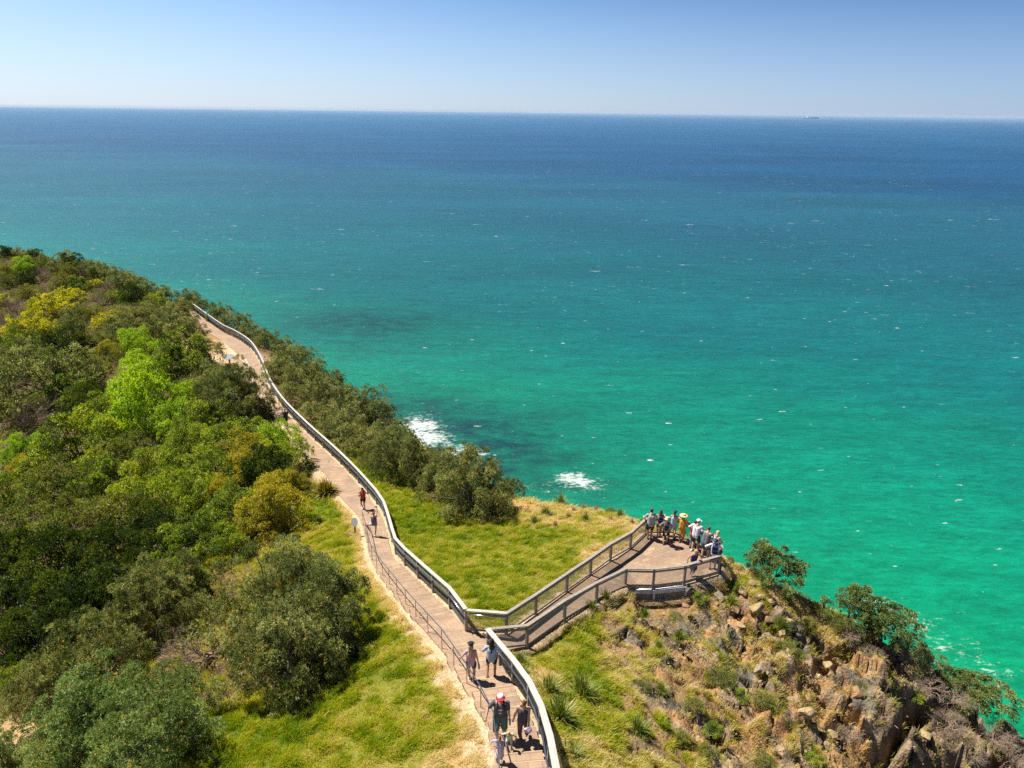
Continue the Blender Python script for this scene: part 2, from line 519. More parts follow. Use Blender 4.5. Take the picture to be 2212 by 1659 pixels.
ZONES = [  # g green grass, l lime/straw mixed grass, s dry straw, r rock and soil, m scrubby grass among stones, d leaf litter, w pale worn strip
 ('g', 640, 1560), ('g', 560, 1600), ('l', 800, 1500), ('l', 760, 1600), ('l', 920, 1600), ('l', 870, 1420), ('s', 960, 1630), ('l', 680, 1640),
 ('g', 800, 1440), ('l', 840, 1360), ('l', 780, 1280), ('l', 730, 1200), ('l', 690, 1150), ('l', 700, 1230), ('g', 680, 1110), ('g', 480, 1640), ('l', 120, 1650), ('s', 60, 1600),
 ('g', 850, 1100), ('g', 900, 1130), ('l', 950, 1160), ('l', 1000, 1220), ('g', 1060, 1160), ('l', 1100, 1240), ('l', 1050, 1290), ('l', 1150, 1210), ('l', 1230, 1180),
 ('l', 1000, 1280), ('g', 930, 1240), ('g', 780, 1000), ('g', 800, 1040), ('l', 830, 1060), ('s', 1200, 1105), ('s', 1150, 1090), ('s', 1280, 1110), ('s', 1340, 1125), ('s', 1130, 1110), ('l', 1310, 1160), ('s', 1290, 1200), ('s', 1360, 1145), ('g', 1180, 1165), ('l', 1140, 1290), ('l', 1210, 1275),
 ('g', 1220, 1370), ('g', 1260, 1350), ('m', 1330, 1340), ('l', 1180, 1400), ('l', 1230, 1430), ('s', 1190, 1450), ('s', 1160, 1470), ('g', 1210, 1580), ('l', 1300, 1500), ('l', 1260, 1560), ('l', 1320, 1600), ('m', 1380, 1620), ('s', 1275, 1640),
 ('m', 1350, 1450), ('m', 1400, 1510), ('m', 1430, 1570), ('r', 1420, 1380), ('m', 1380, 1400), ('r', 1330, 1365), ('r', 1460, 1440), ('m', 1480, 1500), ('r', 1500, 1580), ('r', 1420, 1330), ('r', 1490, 1310), ('r', 1540, 1360),
 ('r', 1600, 1300), ('r', 1650, 1350), ('r', 1750, 1450), ('r', 1850, 1550), ('r', 1650, 1500), ('r', 1600, 1600), ('r', 1750, 1620), ('r', 1950, 1600), ('r', 2050, 1600), ('r', 1550, 1450), ('r', 1700, 1340), ('r', 1850, 1430), ('r', 2150, 1640), ('r', 1900, 1500),
 ('s', 1620, 1240), ('s', 1585, 1215), ('s', 1700, 1285), ('s', 1780, 1330),
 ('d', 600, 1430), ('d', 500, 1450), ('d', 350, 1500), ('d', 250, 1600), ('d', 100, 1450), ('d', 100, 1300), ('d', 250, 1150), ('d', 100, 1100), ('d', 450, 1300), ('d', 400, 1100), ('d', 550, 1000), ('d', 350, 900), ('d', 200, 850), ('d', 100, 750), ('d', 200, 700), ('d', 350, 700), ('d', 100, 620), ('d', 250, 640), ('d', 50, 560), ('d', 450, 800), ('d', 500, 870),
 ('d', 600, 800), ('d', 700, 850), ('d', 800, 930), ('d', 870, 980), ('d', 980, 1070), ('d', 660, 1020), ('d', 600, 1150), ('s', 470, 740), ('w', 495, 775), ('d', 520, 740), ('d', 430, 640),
]
zp, zk = [], []
for k_, x_, y_ in ZONES:
    g_ = ground(x_, y_)
    if g_ is not None: zp.append(g_[:2]); zk.append(k_)
zp = np.array(zp); zk = np.array(zk)
KINDS = 'glsrmdw'
def zone_weights(x, y):
    """soft membership of each zone kind at x, y (warped by noise so that borders wander)"""
    wx = x + 1.6 * (fbm(x / 2.5, y / 2.5, 11, 3) - .5); wy = y + 1.6 * (fbm(x / 2.5, y / 2.5, 23, 3) - .5)
    out = np.zeros((len(x), len(KINDS)))
    for i in range(0, len(x), 40000):
        q = np.stack([wx[i:i + 40000], wy[i:i + 40000]], 1)
        d = np.linalg.norm(q[:, None] - zp[None], axis=2)
        w = 1 / (d + .05) ** 5
        for k in range(len(KINDS)):
            out[i:i + 40000, k] = w[:, zk == KINDS[k]].sum(1)
    return out / out.sum(1, keepdims=True)

# --- distance to the paved surfaces, and their height there
samp = []
for A, B, fall, inset in ((PL, PR, 1.1, 0), (WL, WR, .7, 0)):
    for a, b in zip(A, B):
        for t in np.linspace(0, 1, 7):
            p = a * (1 - t) + b * t; samp.append((*p, fall))
pc = np.mean(PLAT, 0)
for i in range(len(PLAT)):
    a, b = PLAT[i], PLAT[(i + 1) % len(PLAT)]
    for t in np.linspace(0, 1, 8):
        e = a * (1 - t) + b * t
        for s in np.linspace(0, 1, 10): samp.append((*(pc * (1 - s) + e * s), .45))
samp = np.array(samp)
kd = KDTree(len(samp))
for i, s in enumerate(samp): kd.insert((s[0], s[1], 0), i)
kd.balance()
kdl, kdr = KDTree(len(PL)), KDTree(len(PR))
for i in range(len(PL)): kdl.insert((PL[i][0], PL[i][1], 0), i); kdr.insert((PR[i][0], PR[i][1], 0), i)
kdl.balance(); kdr.balance()
lefty = np.zeros(len(fx))
pav = np.full(len(fx), 99.0); pavz = np.zeros(len(fx)); pavf = np.ones(len(fx))
bb0, bb1 = samp[:, :2].min(0) - 3, samp[:, :2].max(0) + 3
near_ = np.where((fx > bb0[0]) & (fx < bb1[0]) & (fy > bb0[1]) & (fy < bb1[1]) & (ed < 4))[0]
for i in near_:
    co, j, d = kd.find((fx[i], fy[i], 0))
    pav[i] = d; pavz[i] = samp[j, 2]; pavf[i] = samp[j, 3]
    if d < 4: lefty[i] = kdl.find((fx[i], fy[i], 0))[2] < kdr.find((fx[i], fy[i], 0))[2]

ZW = zone_weights(fx, fy)
rockw = ZW[:, KINDS.index('r')] + .35 * ZW[:, KINDS.index('m')]
rockw = np.where(ed > 1.0, np.maximum(rockw, sstep(1, 4, ed) * .9), rockw) * sstep(.6, 2.2, pav)
# fractured rock
v1, c1 = facets(fx, fy * 1.1, 2.6, 3, .8); v2, c2 = facets(fx + .3 * v1, fy, 1.0, 40, .8); v3, c3 = facets(fx, fy, .42, 90, .7)
big = fbm(fx / 4.0, fy / 4.0, 77, 3)
gull = np.abs(fbm((fx * .6 - fy * .8) / 2.2, (fx * .8 + fy * .6) / 7.0, 31, 4) - .5) * 2
deep = sstep(12.5, 17, fx) * .8 + .25
zz = zz + rockw * (deep * (.6 * v1 + 1.0 * (big - .5) * 1.6 - 1.6 * (1 - sstep(0, .28, gull))) + .26 * v2 + .09 * v3 - .18 * (c2 < .06))
# tussocky ground elsewhere
soft = 1 - np.clip(rockw, 0, 1)
zz = zz + soft * (.16 * (fbm(fx / 1.3, fy / 1.3, 8, 3) - .5) + .5 * (fbm(fx / 7, fy / 7, 9, 2) - .5)) * sstep(.3, 3, pav)
zz = np.where(pav < 90, zz * sstep(0, 1, (pav - .12) / pavf) + (pavz - .06) * (1 - sstep(0, 1, (pav - .12) / pavf)), zz)
# the ground is cut away in front of the retaining wall
wa, wb = at_drop(1360, 1272, 21.4), at_drop(1485, 1264, 21.4)
dw = (wb - wa)[:2]; tw_ = ((fx - wa[0]) * dw[0] + (fy - wa[1]) * dw[1]) / (dw @ dw)
sd_ = ((fx - wa[0]) * dw[1] - (fy - wa[1]) * dw[0]) / np.linalg.norm(dw)        # in front of the wall: positive
cutm = sstep(-.10, .12, tw_) * sstep(1.14, 1.0, tw_) * sstep(-.02, .10, sd_) * sstep(3.2, 1.0, sd_)
zz = zz - cutm * np.maximum(zz - (wa[2] - .45 - .25 * np.clip(sd_, 0, 3)), 0)
# keep the slope below the lookout from poking above its deck
zz = np.where((pav < 1.6) & (zz > pavz - .05), np.minimum(zz, pavz - .05 + .25 * sstep(.5, 1.6, pav)), zz)
ZG = zz.reshape(XX.shape)

# --- ground colours (albedo of what lies on the ground)
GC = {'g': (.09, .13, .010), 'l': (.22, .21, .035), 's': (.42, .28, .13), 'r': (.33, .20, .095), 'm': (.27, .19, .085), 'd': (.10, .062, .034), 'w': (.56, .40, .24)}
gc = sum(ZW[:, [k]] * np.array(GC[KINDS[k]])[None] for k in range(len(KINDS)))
pn = fbm(fx / .9, fy / .9, 55, 4)
# rock tones: pale grey, rust, dark by block; more dark towards +X
t2 = _h(np.floor(v2 * 7), np.floor(v1 * 5), 5)
rockc = np.where((v2 > .15)[:, None], np.array([.36, .26, .155])[None], np.array([.33, .20, .095])[None])
rockc = np.where((fbm(fx / 1.1, fy / 1.1, 61, 3) > .66)[:, None], np.array([.36, .20, .09])[None], rockc)
rockc = np.where((fbm(fx / 1.6, fy / 1.6, 67, 4) < .40)[:, None], np.array([.17, .145, .115])[None], rockc)
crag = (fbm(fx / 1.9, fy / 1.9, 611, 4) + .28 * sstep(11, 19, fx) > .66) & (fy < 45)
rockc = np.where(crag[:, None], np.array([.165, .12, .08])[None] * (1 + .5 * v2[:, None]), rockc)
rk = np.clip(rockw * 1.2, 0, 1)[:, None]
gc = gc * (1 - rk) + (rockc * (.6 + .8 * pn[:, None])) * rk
wn_ = .28 + .38 * lefty + .5 * (fbm(fx / .8, fy / .8, 401, 3) - .5)
worn = (sstep(wn_ + .35, wn_ - .1, pav) * (fx > -40))[:, None] * .95
gc = gc * (1 - worn) + np.array([.56, .42, .27])[None] * (.75 + .5 * pn[:, None]) * worn
far_scrub = ((ed > 2) & (fy > 45))[:, None]
gc = np.where(far_scrub, np.array([.15, .11, .07])[None] * (.6 + .8 * pn[:, None]), gc)

def grid_faces(nx, ny):
    i, j = np.meshgrid(np.arange(nx - 1), np.arange(ny - 1), indexing='ij')
    a = (i * ny + j).ravel()
    return np.stack([a, a + ny, a + ny + 1, a + 1], 1)
# sideways jitter makes ledges and overhangs on the rock
jx = rockw * (.22 * (fbm(fx / .9, fy / .9, 101, 3) - .5) + .25 * v2 * .3); jy = rockw * (.3 * (fbm(fx / .9, fy / .9, 131, 3) - .5) + .25 * v3 * .2)
tv = np.stack([fx + jx, fy + jy, zz], 1)
t = NT("headland_ground")
geo = t.n("ShaderNodeNewGeometry").outputs["Position"]
col = t.n("ShaderNodeAttribute", attribute_name="Col").outputs["Color"]
n1 = t.noise(geo, 7.0, 8, .7); n2 = t.noise(geo, 28.0, 4, .7)
k = t.ramp(n1, [(.25, .55), (.75, 1.45)]); k2 = t.ramp(n2, [(.3, .75), (.7, 1.25)])
c = t.mix(1.0, col, k, 'MULTIPLY'); c = t.mix(1.0, c, k2, 'MULTIPLY')
vor = t.n("ShaderNodeTexVoronoi"); vor.inputs["Scale"].default_value = 9.0; t.l(geo, vor.inputs["Vector"])
hsum = t.math('ADD', t.math('MULTIPLY', n1, 1.0), t.math('MULTIPLY', vor.outputs["Distance"], .5))
M_ground = t.done(t.principled(c, .95, .1, t.bump(hsum, .9, .10)))
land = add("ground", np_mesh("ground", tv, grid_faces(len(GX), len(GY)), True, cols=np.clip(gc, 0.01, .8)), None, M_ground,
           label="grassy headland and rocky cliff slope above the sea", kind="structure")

# ------------------------------------------------------------------ sea
SX = np.concatenate([-spaced([(0, 3.0), (250, 5), (600, 30), (3000, 400), (60000, 9000)])[::-1][:-1], spaced([(0, 3.0), (250, 5), (600, 30), (3000, 400), (60000, 9000)])])
SY = spaced([(-60, 20), (60, 3), (420, 4), (800, 30), (4000, 400), (46000, 6000)])
sx, sy = [a.ravel() for a in np.meshgrid(SX, SY, indexing='ij')]
def sea_pt(vx, vy): return at_drop(vx, vy, 105.0)[:2]
foam = np.zeros(len(sx)); reef = np.zeros(len(sx))
wxs = sx + 14 * (fbm(sx / 14, sy / 14, 3, 3) - .5); wys = sy + 14 * (fbm(sx / 14, sy / 14, 6, 3) - .5)
def spot(arr, vx, vy, rx, ry, amp, rot=0):
    p = sea_pt(vx, vy); dx, dy = wxs - p[0], wys - p[1]
    c_, s_ = math.cos(rot), math.sin(rot)
    q = ((dx * c_ + dy * s_) / rx) ** 2 + ((-dx * s_ + dy * c_) / ry) ** 2
    np.maximum(arr, amp * np.exp(-q), out=arr)
for a_ in ((905, 922, 10, 13, .98), (925, 950, 9, 9, .98), (882, 930, 5, 8, .95), (975, 978, 9, 6, .98), (955, 985, 5, 5, .9), (745, 845, 4, 8, .8), (1255, 1040, 7, 5, .95), (1240, 1050, 8, 3, .5), (1175, 1058, 8, 4, .38), (1270, 1030, 4, 4, .5),
           (1905, 1317, 7, 2.0, .62), (1950, 1328, 8, 1.8, .65), (1990, 1345, 7, 2.5, .62), (2030, 1372, 7, 3, .5), (2085, 1420, 8, 3, .45), (2020, 1425, 6, 3, .5), (2180, 1460, 6, 5, .45), (1730, 1300, 6, 3, .38), (1690, 1310, 6, 3, .38), (1830, 1290, 8, 2, .3), (2130, 1400, 9, 2, .36), (2190, 1330, 12, 2, .3)):
    spot(foam, *a_)
for a_ in ((990, 925, 30, 16, .85), (1060, 960, 26, 14, .8), (930, 905, 22, 16, .75), (1130, 985, 24, 10, .7), (1000, 985, 14, 12, .8), (1060, 1010, 18, 9, .8), (790, 695, 38, 26, .7), (800, 740, 50, 16, .35), (860, 880, 24, 16, .65), (1180, 1045, 20, 9, .6), (1080, 1045, 14, 8, .6)):
    spot(reef, a_[0], a_[1], a_[2] * 1.25, a_[3] * 1.25, min(a_[4] * 1.25, 1.0))
t = NT("sea_water")
pos = t.n("ShaderNodeNewGeometry").outputs["Position"]
sep = t.n("ShaderNodeSeparateXYZ"); t.l(pos, sep.inputs[0])
# water colour by distance offshore: shallow sandy green to deep blue; horizon haze painted into the farthest stops
off = t.math('ADD', t.math('MULTIPLY', sep.outputs[1], 1.0), t.math('MULTIPLY', sep.outputs[0], .50))
wn1 = t.noise(t.mapping(pos, (.0035, .008, 0)), 1.0, 5, .6)
off = t.math('MULTIPLY', off, t.math('MULTIPLY_ADD', wn1, .9, .55))
lg = t.math('DIVIDE', t.math('LOGARITHM', t.math('MAXIMUM', off, 20.0), 10.0), 5.0)    # log10(m)/5
def L(mm): return math.log10(mm) / 5
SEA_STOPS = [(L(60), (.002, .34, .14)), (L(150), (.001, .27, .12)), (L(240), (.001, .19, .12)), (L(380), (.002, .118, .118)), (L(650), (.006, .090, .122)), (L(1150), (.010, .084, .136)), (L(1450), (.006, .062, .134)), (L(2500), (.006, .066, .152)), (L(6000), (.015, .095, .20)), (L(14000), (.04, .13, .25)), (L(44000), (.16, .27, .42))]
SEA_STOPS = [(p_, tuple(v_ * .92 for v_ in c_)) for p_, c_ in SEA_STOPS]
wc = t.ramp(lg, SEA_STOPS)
rf = t.n("ShaderNodeAttribute", attribute_name="reef").outputs["Fac"]
rn = t.noise(t.mapping(pos, (.09, .16, 0)), 1.0, 5, .7)
rfm = t.math('MULTIPLY', rf, t.ramp(rn, [(.36, .45), (.58, 1.0)]))
wc = t.mix(rfm, wc, (.002, .038, .048))
# wave bump from stretched noise; ripple light and dark also painted into the colour
wv1 = t.noise(t.mapping(pos, (.22, .65, 0), (0, 0, .35)), 1.0, 6, .72)
wv2 = t.noise(t.mapping(pos, (.015, .055, 0), (0, 0, .3)), 1.0, 4, .6)
hgt = t.math('ADD', wv1, t.math('MULTIPLY', wv2, 2.2))
tone = t.ramp(wv1, [(.3, .68), (.7, 1.32)])
wc = t.mix(1.0, wc, tone, 'MULTIPLY')
tone2 = t.ramp(t.noise(t.mapping(pos, (.045, .17, 0), (0, 0, .28)), 1.0, 4, .65), [(.3, .80), (.7, 1.20)])  # broader wave light and dark, painted into the water colour too
tone3 = t.ramp(t.noise(t.mapping(pos, (.0018, .0045, 0), (0, 0, .2)), 1.0, 4, .6), [(.35, .82), (.65, 1.15)])
wc = t.mix(1.0, wc, tone3, 'MULTIPLY')
wc = t.mix(1.0, wc, tone2, 'MULTIPLY')
# foam: breaking crests far out, surf round the rocks
fo = t.n("ShaderNodeAttribute", attribute_name="foam").outputs["Fac"]
fn = t.noise(t.mapping(pos, (.28, .5, 0), (0, 0, .3)), 1.0, 7, .8)
fl = t.math('ABSOLUTE', t.math('SUBTRACT', t.noise(t.mapping(pos, (.35, .7, 0), (0, 0, -.2)), 1.0, 4, .6), .5))      # lacy veins
fsum = t.math('SUBTRACT', t.math('ADD', fo, t.math('MULTIPLY_ADD', fn, 2.6, -1.42)), t.math('MULTIPLY', fl, 3.4))
surf = t.ramp(fsum, [(.18, 0.0), (.42, .35), (.90, .9)])
surf = t.math('MULTIPLY', surf, t.ramp(fo, [(.02, 0.0), (.12, 1.0)]))
cv = t.noise(t.mapping(pos, (.14, .40, 0), (0, 0, .25)), 1.0, 3, .55)
cv2 = t.noise(t.mapping(pos, (.006, .006, 0)), 1.0, 2, .5)
cap = t.ramp(t.math('ADD', cv, t.math('MULTIPLY_ADD', cv2, .10, -.05)), [(.70, 0.0), (.73, 1.0)])
cap = t.math('MULTIPLY', cap, t.ramp(t.noise(t.mapping(pos, (.7, 1.5, 0)), 1.0, 4, .7), [(.40, 0.0), (.55, 1.0)]))
cf = t.noise(t.mapping(pos, (.045, .13, 0), (0, 0, .25)), 1.0, 3, .6)
capf = t.math('MULTIPLY', t.ramp(t.math('ADD', cf, t.math('MULTIPLY_ADD', cv2, .14, -.07)), [(.685, 0.0), (.72, 1.0)]), t.ramp(t.math('DIVIDE', sep.outputs[1], 2000.0), [(.15, 0.0), (.3, .6)]))
capf = t.math('MULTIPLY', capf, t.ramp(t.noise(t.mapping(pos, (.3, .8, 0)), 1.0, 3, .7), [(.45, 0.0), (.6, 1.0)]))
allf = t.math('MAXIMUM', t.math('MAXIMUM', surf, capf), t.math('MULTIPLY', cap, .62))
wc = t.mix(allf, wc, (.80, .84, .82))
rgh = t.ramp(allf, [(0, .32), (1, .9)])
M_sea = t.principled(wc, rgh, .20, t.bump(hgt, .55, 1.2))
M_sea.inputs["IOR"].default_value = 1.33
M_sea = t.done(M_sea)
sea = add("sea", np_mesh("sea", np.stack([sx, sy, 0 * sx], 1), grid_faces(len(SX), len(SY)), True, attrs={"foam": foam, "reef": reef}), None, M_sea,
          label="green and blue ocean with scattered whitecaps out to the horizon", kind="structure")
# ------------------------------------------------------------------ paved path, stairs and lookout deck
t = NT("concrete_pavers")
uv = t.n("ShaderNodeUVMap", uv_map="UVMap").outputs[0]
br = t.n("ShaderNodeTexBrick")
t.l(uv, br.inputs["Vector"])
for k_, v_ in (("Scale", 1.0), ("Mortar Size", .012), ("Brick Width", .42), ("Row Height", .21), ("Mortar Smooth", .3), ("Bias", 0)): br.inputs[k_].default_value = v_
br.inputs["Color1"].default_value = (.31, .215, .15, 1); br.inputs["Color2"].default_value = (.37, .265, .19, 1); br.inputs["Mortar"].default_value = (.235, .17, .122, 1)
g_ = t.n("ShaderNodeNewGeometry").outputs["Position"]
pn1 = t.noise(g_, .7, 5, .6); pn2 = t.noise(g_, 30, 3, .6)
c = t.mix(1.0, br.outputs["Color"], t.ramp(pn1, [(.3, (.80, .80, .82)), (.7, (1.18, 1.14, 1.05))]), 'MULTIPLY')
c = t.mix(1.0, c, t.ramp(pn2, [(.3, .82), (.7, 1.15)]), 'MULTIPLY')
pt = t.noise(t.mapping(uv, (.9, 1.8, 1)), 1.0, 1, .5)
sn = t.n("ShaderNodeTexWhiteNoise", noise_dimensions='2D'); 
q1 = t.n("ShaderNodeVectorMath", operation='DIVIDE'); t.l(uv, q1.inputs[0]); q1.inputs[1].default_value = (.42, .21, 1)
q2 = t.n("ShaderNodeVectorMath", operation='FLOOR'); t.l(q1.outputs[0], q2.inputs[0]); t.l(q2.outputs[0], sn.inputs["Vector"])
c = t.mix(t.math('MULTIPLY', t.math('GREATER_THAN', sn.outputs["Value"], .94), .4), c, (.52, .36, .22))
M_pave = t.done(t.principled(c, .9, .2, t.bump(br.outputs["Fac"], -.4, .01)))
M_nose = speckled("stair_nosing_concrete", (.42, .31, .19), (.50, .38, .25), 12)
M_riser = speckled("stair_riser_stone", (.20, .13, .08), (.28, .19, .12), 12)

def ribbon(A, B, name, dz=0.0, i0=0, i1=None, thick=.16, **kw):
    A, B = A[i0:i1], B[i0:i1]
    n = len(A); M_ = 4
    v, u = [], []
    s = 0
    for i in range(n):
        if i: s += np.linalg.norm((A[i] + B[i] - A[i - 1] - B[i - 1]) / 2)
        w = np.linalg.norm(B[i] - A[i])
        for k in range(M_ + 1):
            tt = k / M_
            v.append(A[i] * (1 - tt) + B[i] * tt + [0, 0, dz]); u.append((tt * w, s))
    top = len(v)
    f = [(i * (M_ + 1) + k, i * (M_ + 1) + k + 1, (i + 1) * (M_ + 1) + k + 1, (i + 1) * (M_ + 1) + k) for i in range(n - 1) for k in range(M_)]
    # kerb-like sides
    for side in (0, M_):
        b = len(v)
        for i in range(n):
            p = v[i * (M_ + 1) + side]; v.append(p - np.array([0, 0, thick])); u.append(u[i * (M_ + 1) + side])
        for i in range(n - 1):
            f.append((i * (M_ + 1) + side, (i + 1) * (M_ + 1) + side, b + i + 1, b + i))
    me = bpy.data.meshes.new(name); me.from_pydata([tuple(map(float, p)) for p in v], [], f)
    ul = me.uv_layers.new(name="UVMap")
    for lp in me.loops: ul.data[lp.index].uv = u[lp.vertex_index]
    me.update()
    return add(name, me, None, M_pave, **kw)

def stairs(i0, i1, name, label):
    """treads between path samples i0 (high) and i1 (low), each a level slab with a nosing"""
    zt, zb = PL[i0][2], PL[i1][2]
    n = max(2, round((zt - zb) / .155))
    v, f, u, mi = [], [], [], []
    s_all = np.arange(i0, i1 + 1)
    zs = np.array([(PL[i][2] + PR[i][2]) / 2 for i in s_all])
    def cut(fr):                                  # position on the ribbon where height fraction fr is reached
        zq = zt + (zb - zt) * fr
        j = np.interp(-zq, -zs, s_all.astype(float)); j = min(j, i1 - 1e-6)
        a = int(j); q = j - a
        return PL[a] * (1 - q) + PL[a + 1] * q, PR[a] * (1 - q) + PR[a + 1] * q, j
    s0 = 0
    for k in range(n):
        l0, r0, j0 = cut(k / n); l1, r1, j1 = cut((k + 1) / n)
        z = zt + (zb - zt) * k / n - .02
        jit = .07 * math.sin(k * 2.3)
        L0, R0_, L1, R1 = [np.array(p) for p in (l0, r0, l1, r1)]
        dl = (L0 - R0_) / np.linalg.norm(L0 - R0_) * (.03 + jit)
        L0 = L0 + dl; L1 = L1 + dl
        for p in (L0, R0_, L1, R1): p[2] = z
        fw = (L1 + R1) / 2 - (L0 + R0_) / 2; ln = np.linalg.norm(fw); fw /= ln
        nz = .03
        pts = [L0 - fw * .12, R0_ - fw * .12, R1 - fw * nz, L1 - fw * nz]
        b = len(v); w = np.linalg.norm(L0 - R0_)
        v += pts + [p - np.array([0, 0, .30]) for p in pts]
        uu = [(0, s0), (w, s0), (w, s0 + ln), (0, s0 + ln)]; u += uu + uu
        for q, m_ in (((0, 1, 2, 3), 0), ((0, 4, 5, 1), 2), ((1, 5, 6, 2), 2), ((2, 6, 7, 3), 2), ((3, 7, 4, 0), 2)):
            f.append([b + i for i in q]); mi.append(m_)
        pn_ = [L1 - fw * nz, R1 - fw * nz, R1, L1]
        pn_ = [p + np.array([0, 0, .006]) for p in pn_]
        b = len(v); v += pn_ + [p - np.array([0, 0, .30]) for p in pn_]; u += uu + uu
        for q, m_ in (((0, 1, 2, 3), 1), ((2, 6, 7, 3), 2), ((1, 5, 6, 2), 1), ((3, 7, 4, 0), 1), ((0, 4, 5, 1), 1)):
            f.append([b + i for i in q]); mi.append(m_)
        s0 += ln
    me = bpy.data.meshes.new(name); me.from_pydata([tuple(map(float, p)) for p in v], [], f)
    for m_ in (M_pave, M_nose, M_riser): me.materials.append(m_)
    me.polygons.foreach_set("material_index", mi)
    ul = me.uv_layers.new(name="UVMap")
    for lp in me.loops: ul.data[lp.index].uv = u[lp.vertex_index]
    me.update()
    return add(name, me, None, None, label=label, kind="structure")
iF, iG, iK = PIDX[6], PIDX[7], PIDX[11]
stairs(0, iF, "stairs", "paved stairs coming down from the foot of the picture to the junction")
stairs(PIDX[7] + 4, PIDX[10], "stairs", "paved stairs going down from the junction towards the sea path")
ribbon(PL, PR, "path", 0, iF, iG + 5, label="level paved junction of the two walks", kind="structure")
ribbon(PL, PR, "path", 0, PIDX[10], None, label="paved coastal path winding down to the far bushes", kind="structure")
ribbon(WL, WR, "path", .006, label="paved ramp leading out to the lookout", kind="structure")
# deck
dv = [np.array(p) for p in PLAT]
me = bpy.data.meshes.new("lookout_deck")
n_ = len(dv)
vv = [tuple(map(float, p + [0, 0, .012])) for p in dv] + [tuple(map(float, p - [0, 0, .22])) for p in dv]
me.from_pydata(vv, [], [tuple(range(n_))] + [(i, (i + 1) % n_, n_ + (i + 1) % n_, n_ + i) for i in range(n_)])
ul = me.uv_layers.new(name="UVMap")
for lp in me.loops:
    co = vv[lp.vertex_index]; a_ = .5
    ul.data[lp.index].uv = (co[0] * math.cos(a_) + co[1] * math.sin(a_), -co[0] * math.sin(a_) + co[1] * math.cos(a_))
me.update()
add("pavement", me, None, M_pave, label="paved floor of the lookout", kind="structure")
# side landing by the round sign far down the path
q = [ground(x, y) for x, y in ((470, 783), (512, 770), (545, 800), (500, 806))]
if all(p is not None for p in q):
    me = bpy.data.meshes.new("side_landing")
    me.from_pydata([tuple(map(float, p + [0, 0, .03])) for p in q] + [tuple(map(float, p - [0, 0, .2])) for p in q], [], [(0, 1, 2, 3), (0, 1, 5, 4), (1, 2, 6, 5), (2, 3, 7, 6), (3, 0, 4, 7)])
    ul = me.uv_layers.new(name="UVMap")
    for lp in me.loops:
        co = me.vertices[lp.vertex_index].co; ul.data[lp.index].uv = (co.x, co.y)
    add("pavement", me, None, M_pave, label="paved side landing by the round sign", kind="structure")

# ------------------------------------------------------------------ fences and handrails
M_wood = speckled("weathered_timber", (.22, .185, .155), (.38, .335, .285), 6, .85, .2, .4, 0, (1, 1, 8))
M_pale = speckled("bleached_timber", (.36, .32, .28), (.54, .50, .45), 5, .8, .3, .3)
M_wire = speckled("galvanised_wire", (.10, .095, .09), (.16, .15, .14), 30, .5, .5, 0, .6)
M_steel = speckled("brushed_steel", (.42, .45, .48), (.55, .58, .62), 8, .22, .5, .02, 1.0)
M_brass = speckled("bronze_coloured_steel", (.30, .22, .12), (.42, .32, .20), 8, .4, .5, .02, .7)

def resample(P, step):
    P = np.asarray(P, float); d = np.concatenate([[0], np.cumsum(np.linalg.norm(np.diff(P, axis=0), axis=1))])
    n = max(1, round(d[-1] / step)); t_ = np.linspace(0, d[-1], n + 1)
    return np.stack([np.interp(t_, d, P[:, k]) for k in range(3)], 1)

def wire_panel(a, b, z0, z1, parent, sp=.055, r=.0045, mat=None):
    """diamond mesh between two posts: two sets of straight slanting wires"""
    d = b - a; Lh = np.linalg.norm(d[:2]); d3 = d / Lh
    h = z1 - z0
    mb = MB()
    nrm = np.array([-d[1], d[0], 0]) / Lh
    s = -h
    V, Fc = [], []
    for sign in (1, -1):
        k = np.arange(-h, Lh, sp * 1.414)
        for s0 in k:
            x0, x1 = s0, s0 + h
            t0, t1 = max(0, -x0) , min(h, Lh - x0)
            if t1 <= t0 + .01: continue
            pa, pb = (x0 + t0, t0), (x0 + t1, t1)
            if sign < 0: pa, pb = (pa[0], h - pa[1]), (pb[0], h - pb[1])
            P0 = a + d3 * pa[0] + np.array([0, 0, z0 + pa[1]]); P1 = a + d3 * pb[0] + np.array([0, 0, z0 + pb[1]])
            dr = (P1 - P0) / np.linalg.norm(P1 - P0); u_ = np.cross(dr, nrm)
            o = nrm * (.003 * sign)
            b_ = len(V)
            for P in (P0, P1):
                for k2 in range(3):
                    an = 2.0944 * k2
                    V.append(P + o + r * (math.cos(an) * nrm + math.sin(an) * u_))
            for k2 in range(3):
                Fc.append((b_ + k2, b_ + (k2 + 1) % 3, b_ + 3 + (k2 + 1) % 3, b_ + 3 + k2))
    if V:
        add("wire_mesh", np_mesh("wire_mesh", np.array(V), np.array(Fc)), parent, mat or M_wire)

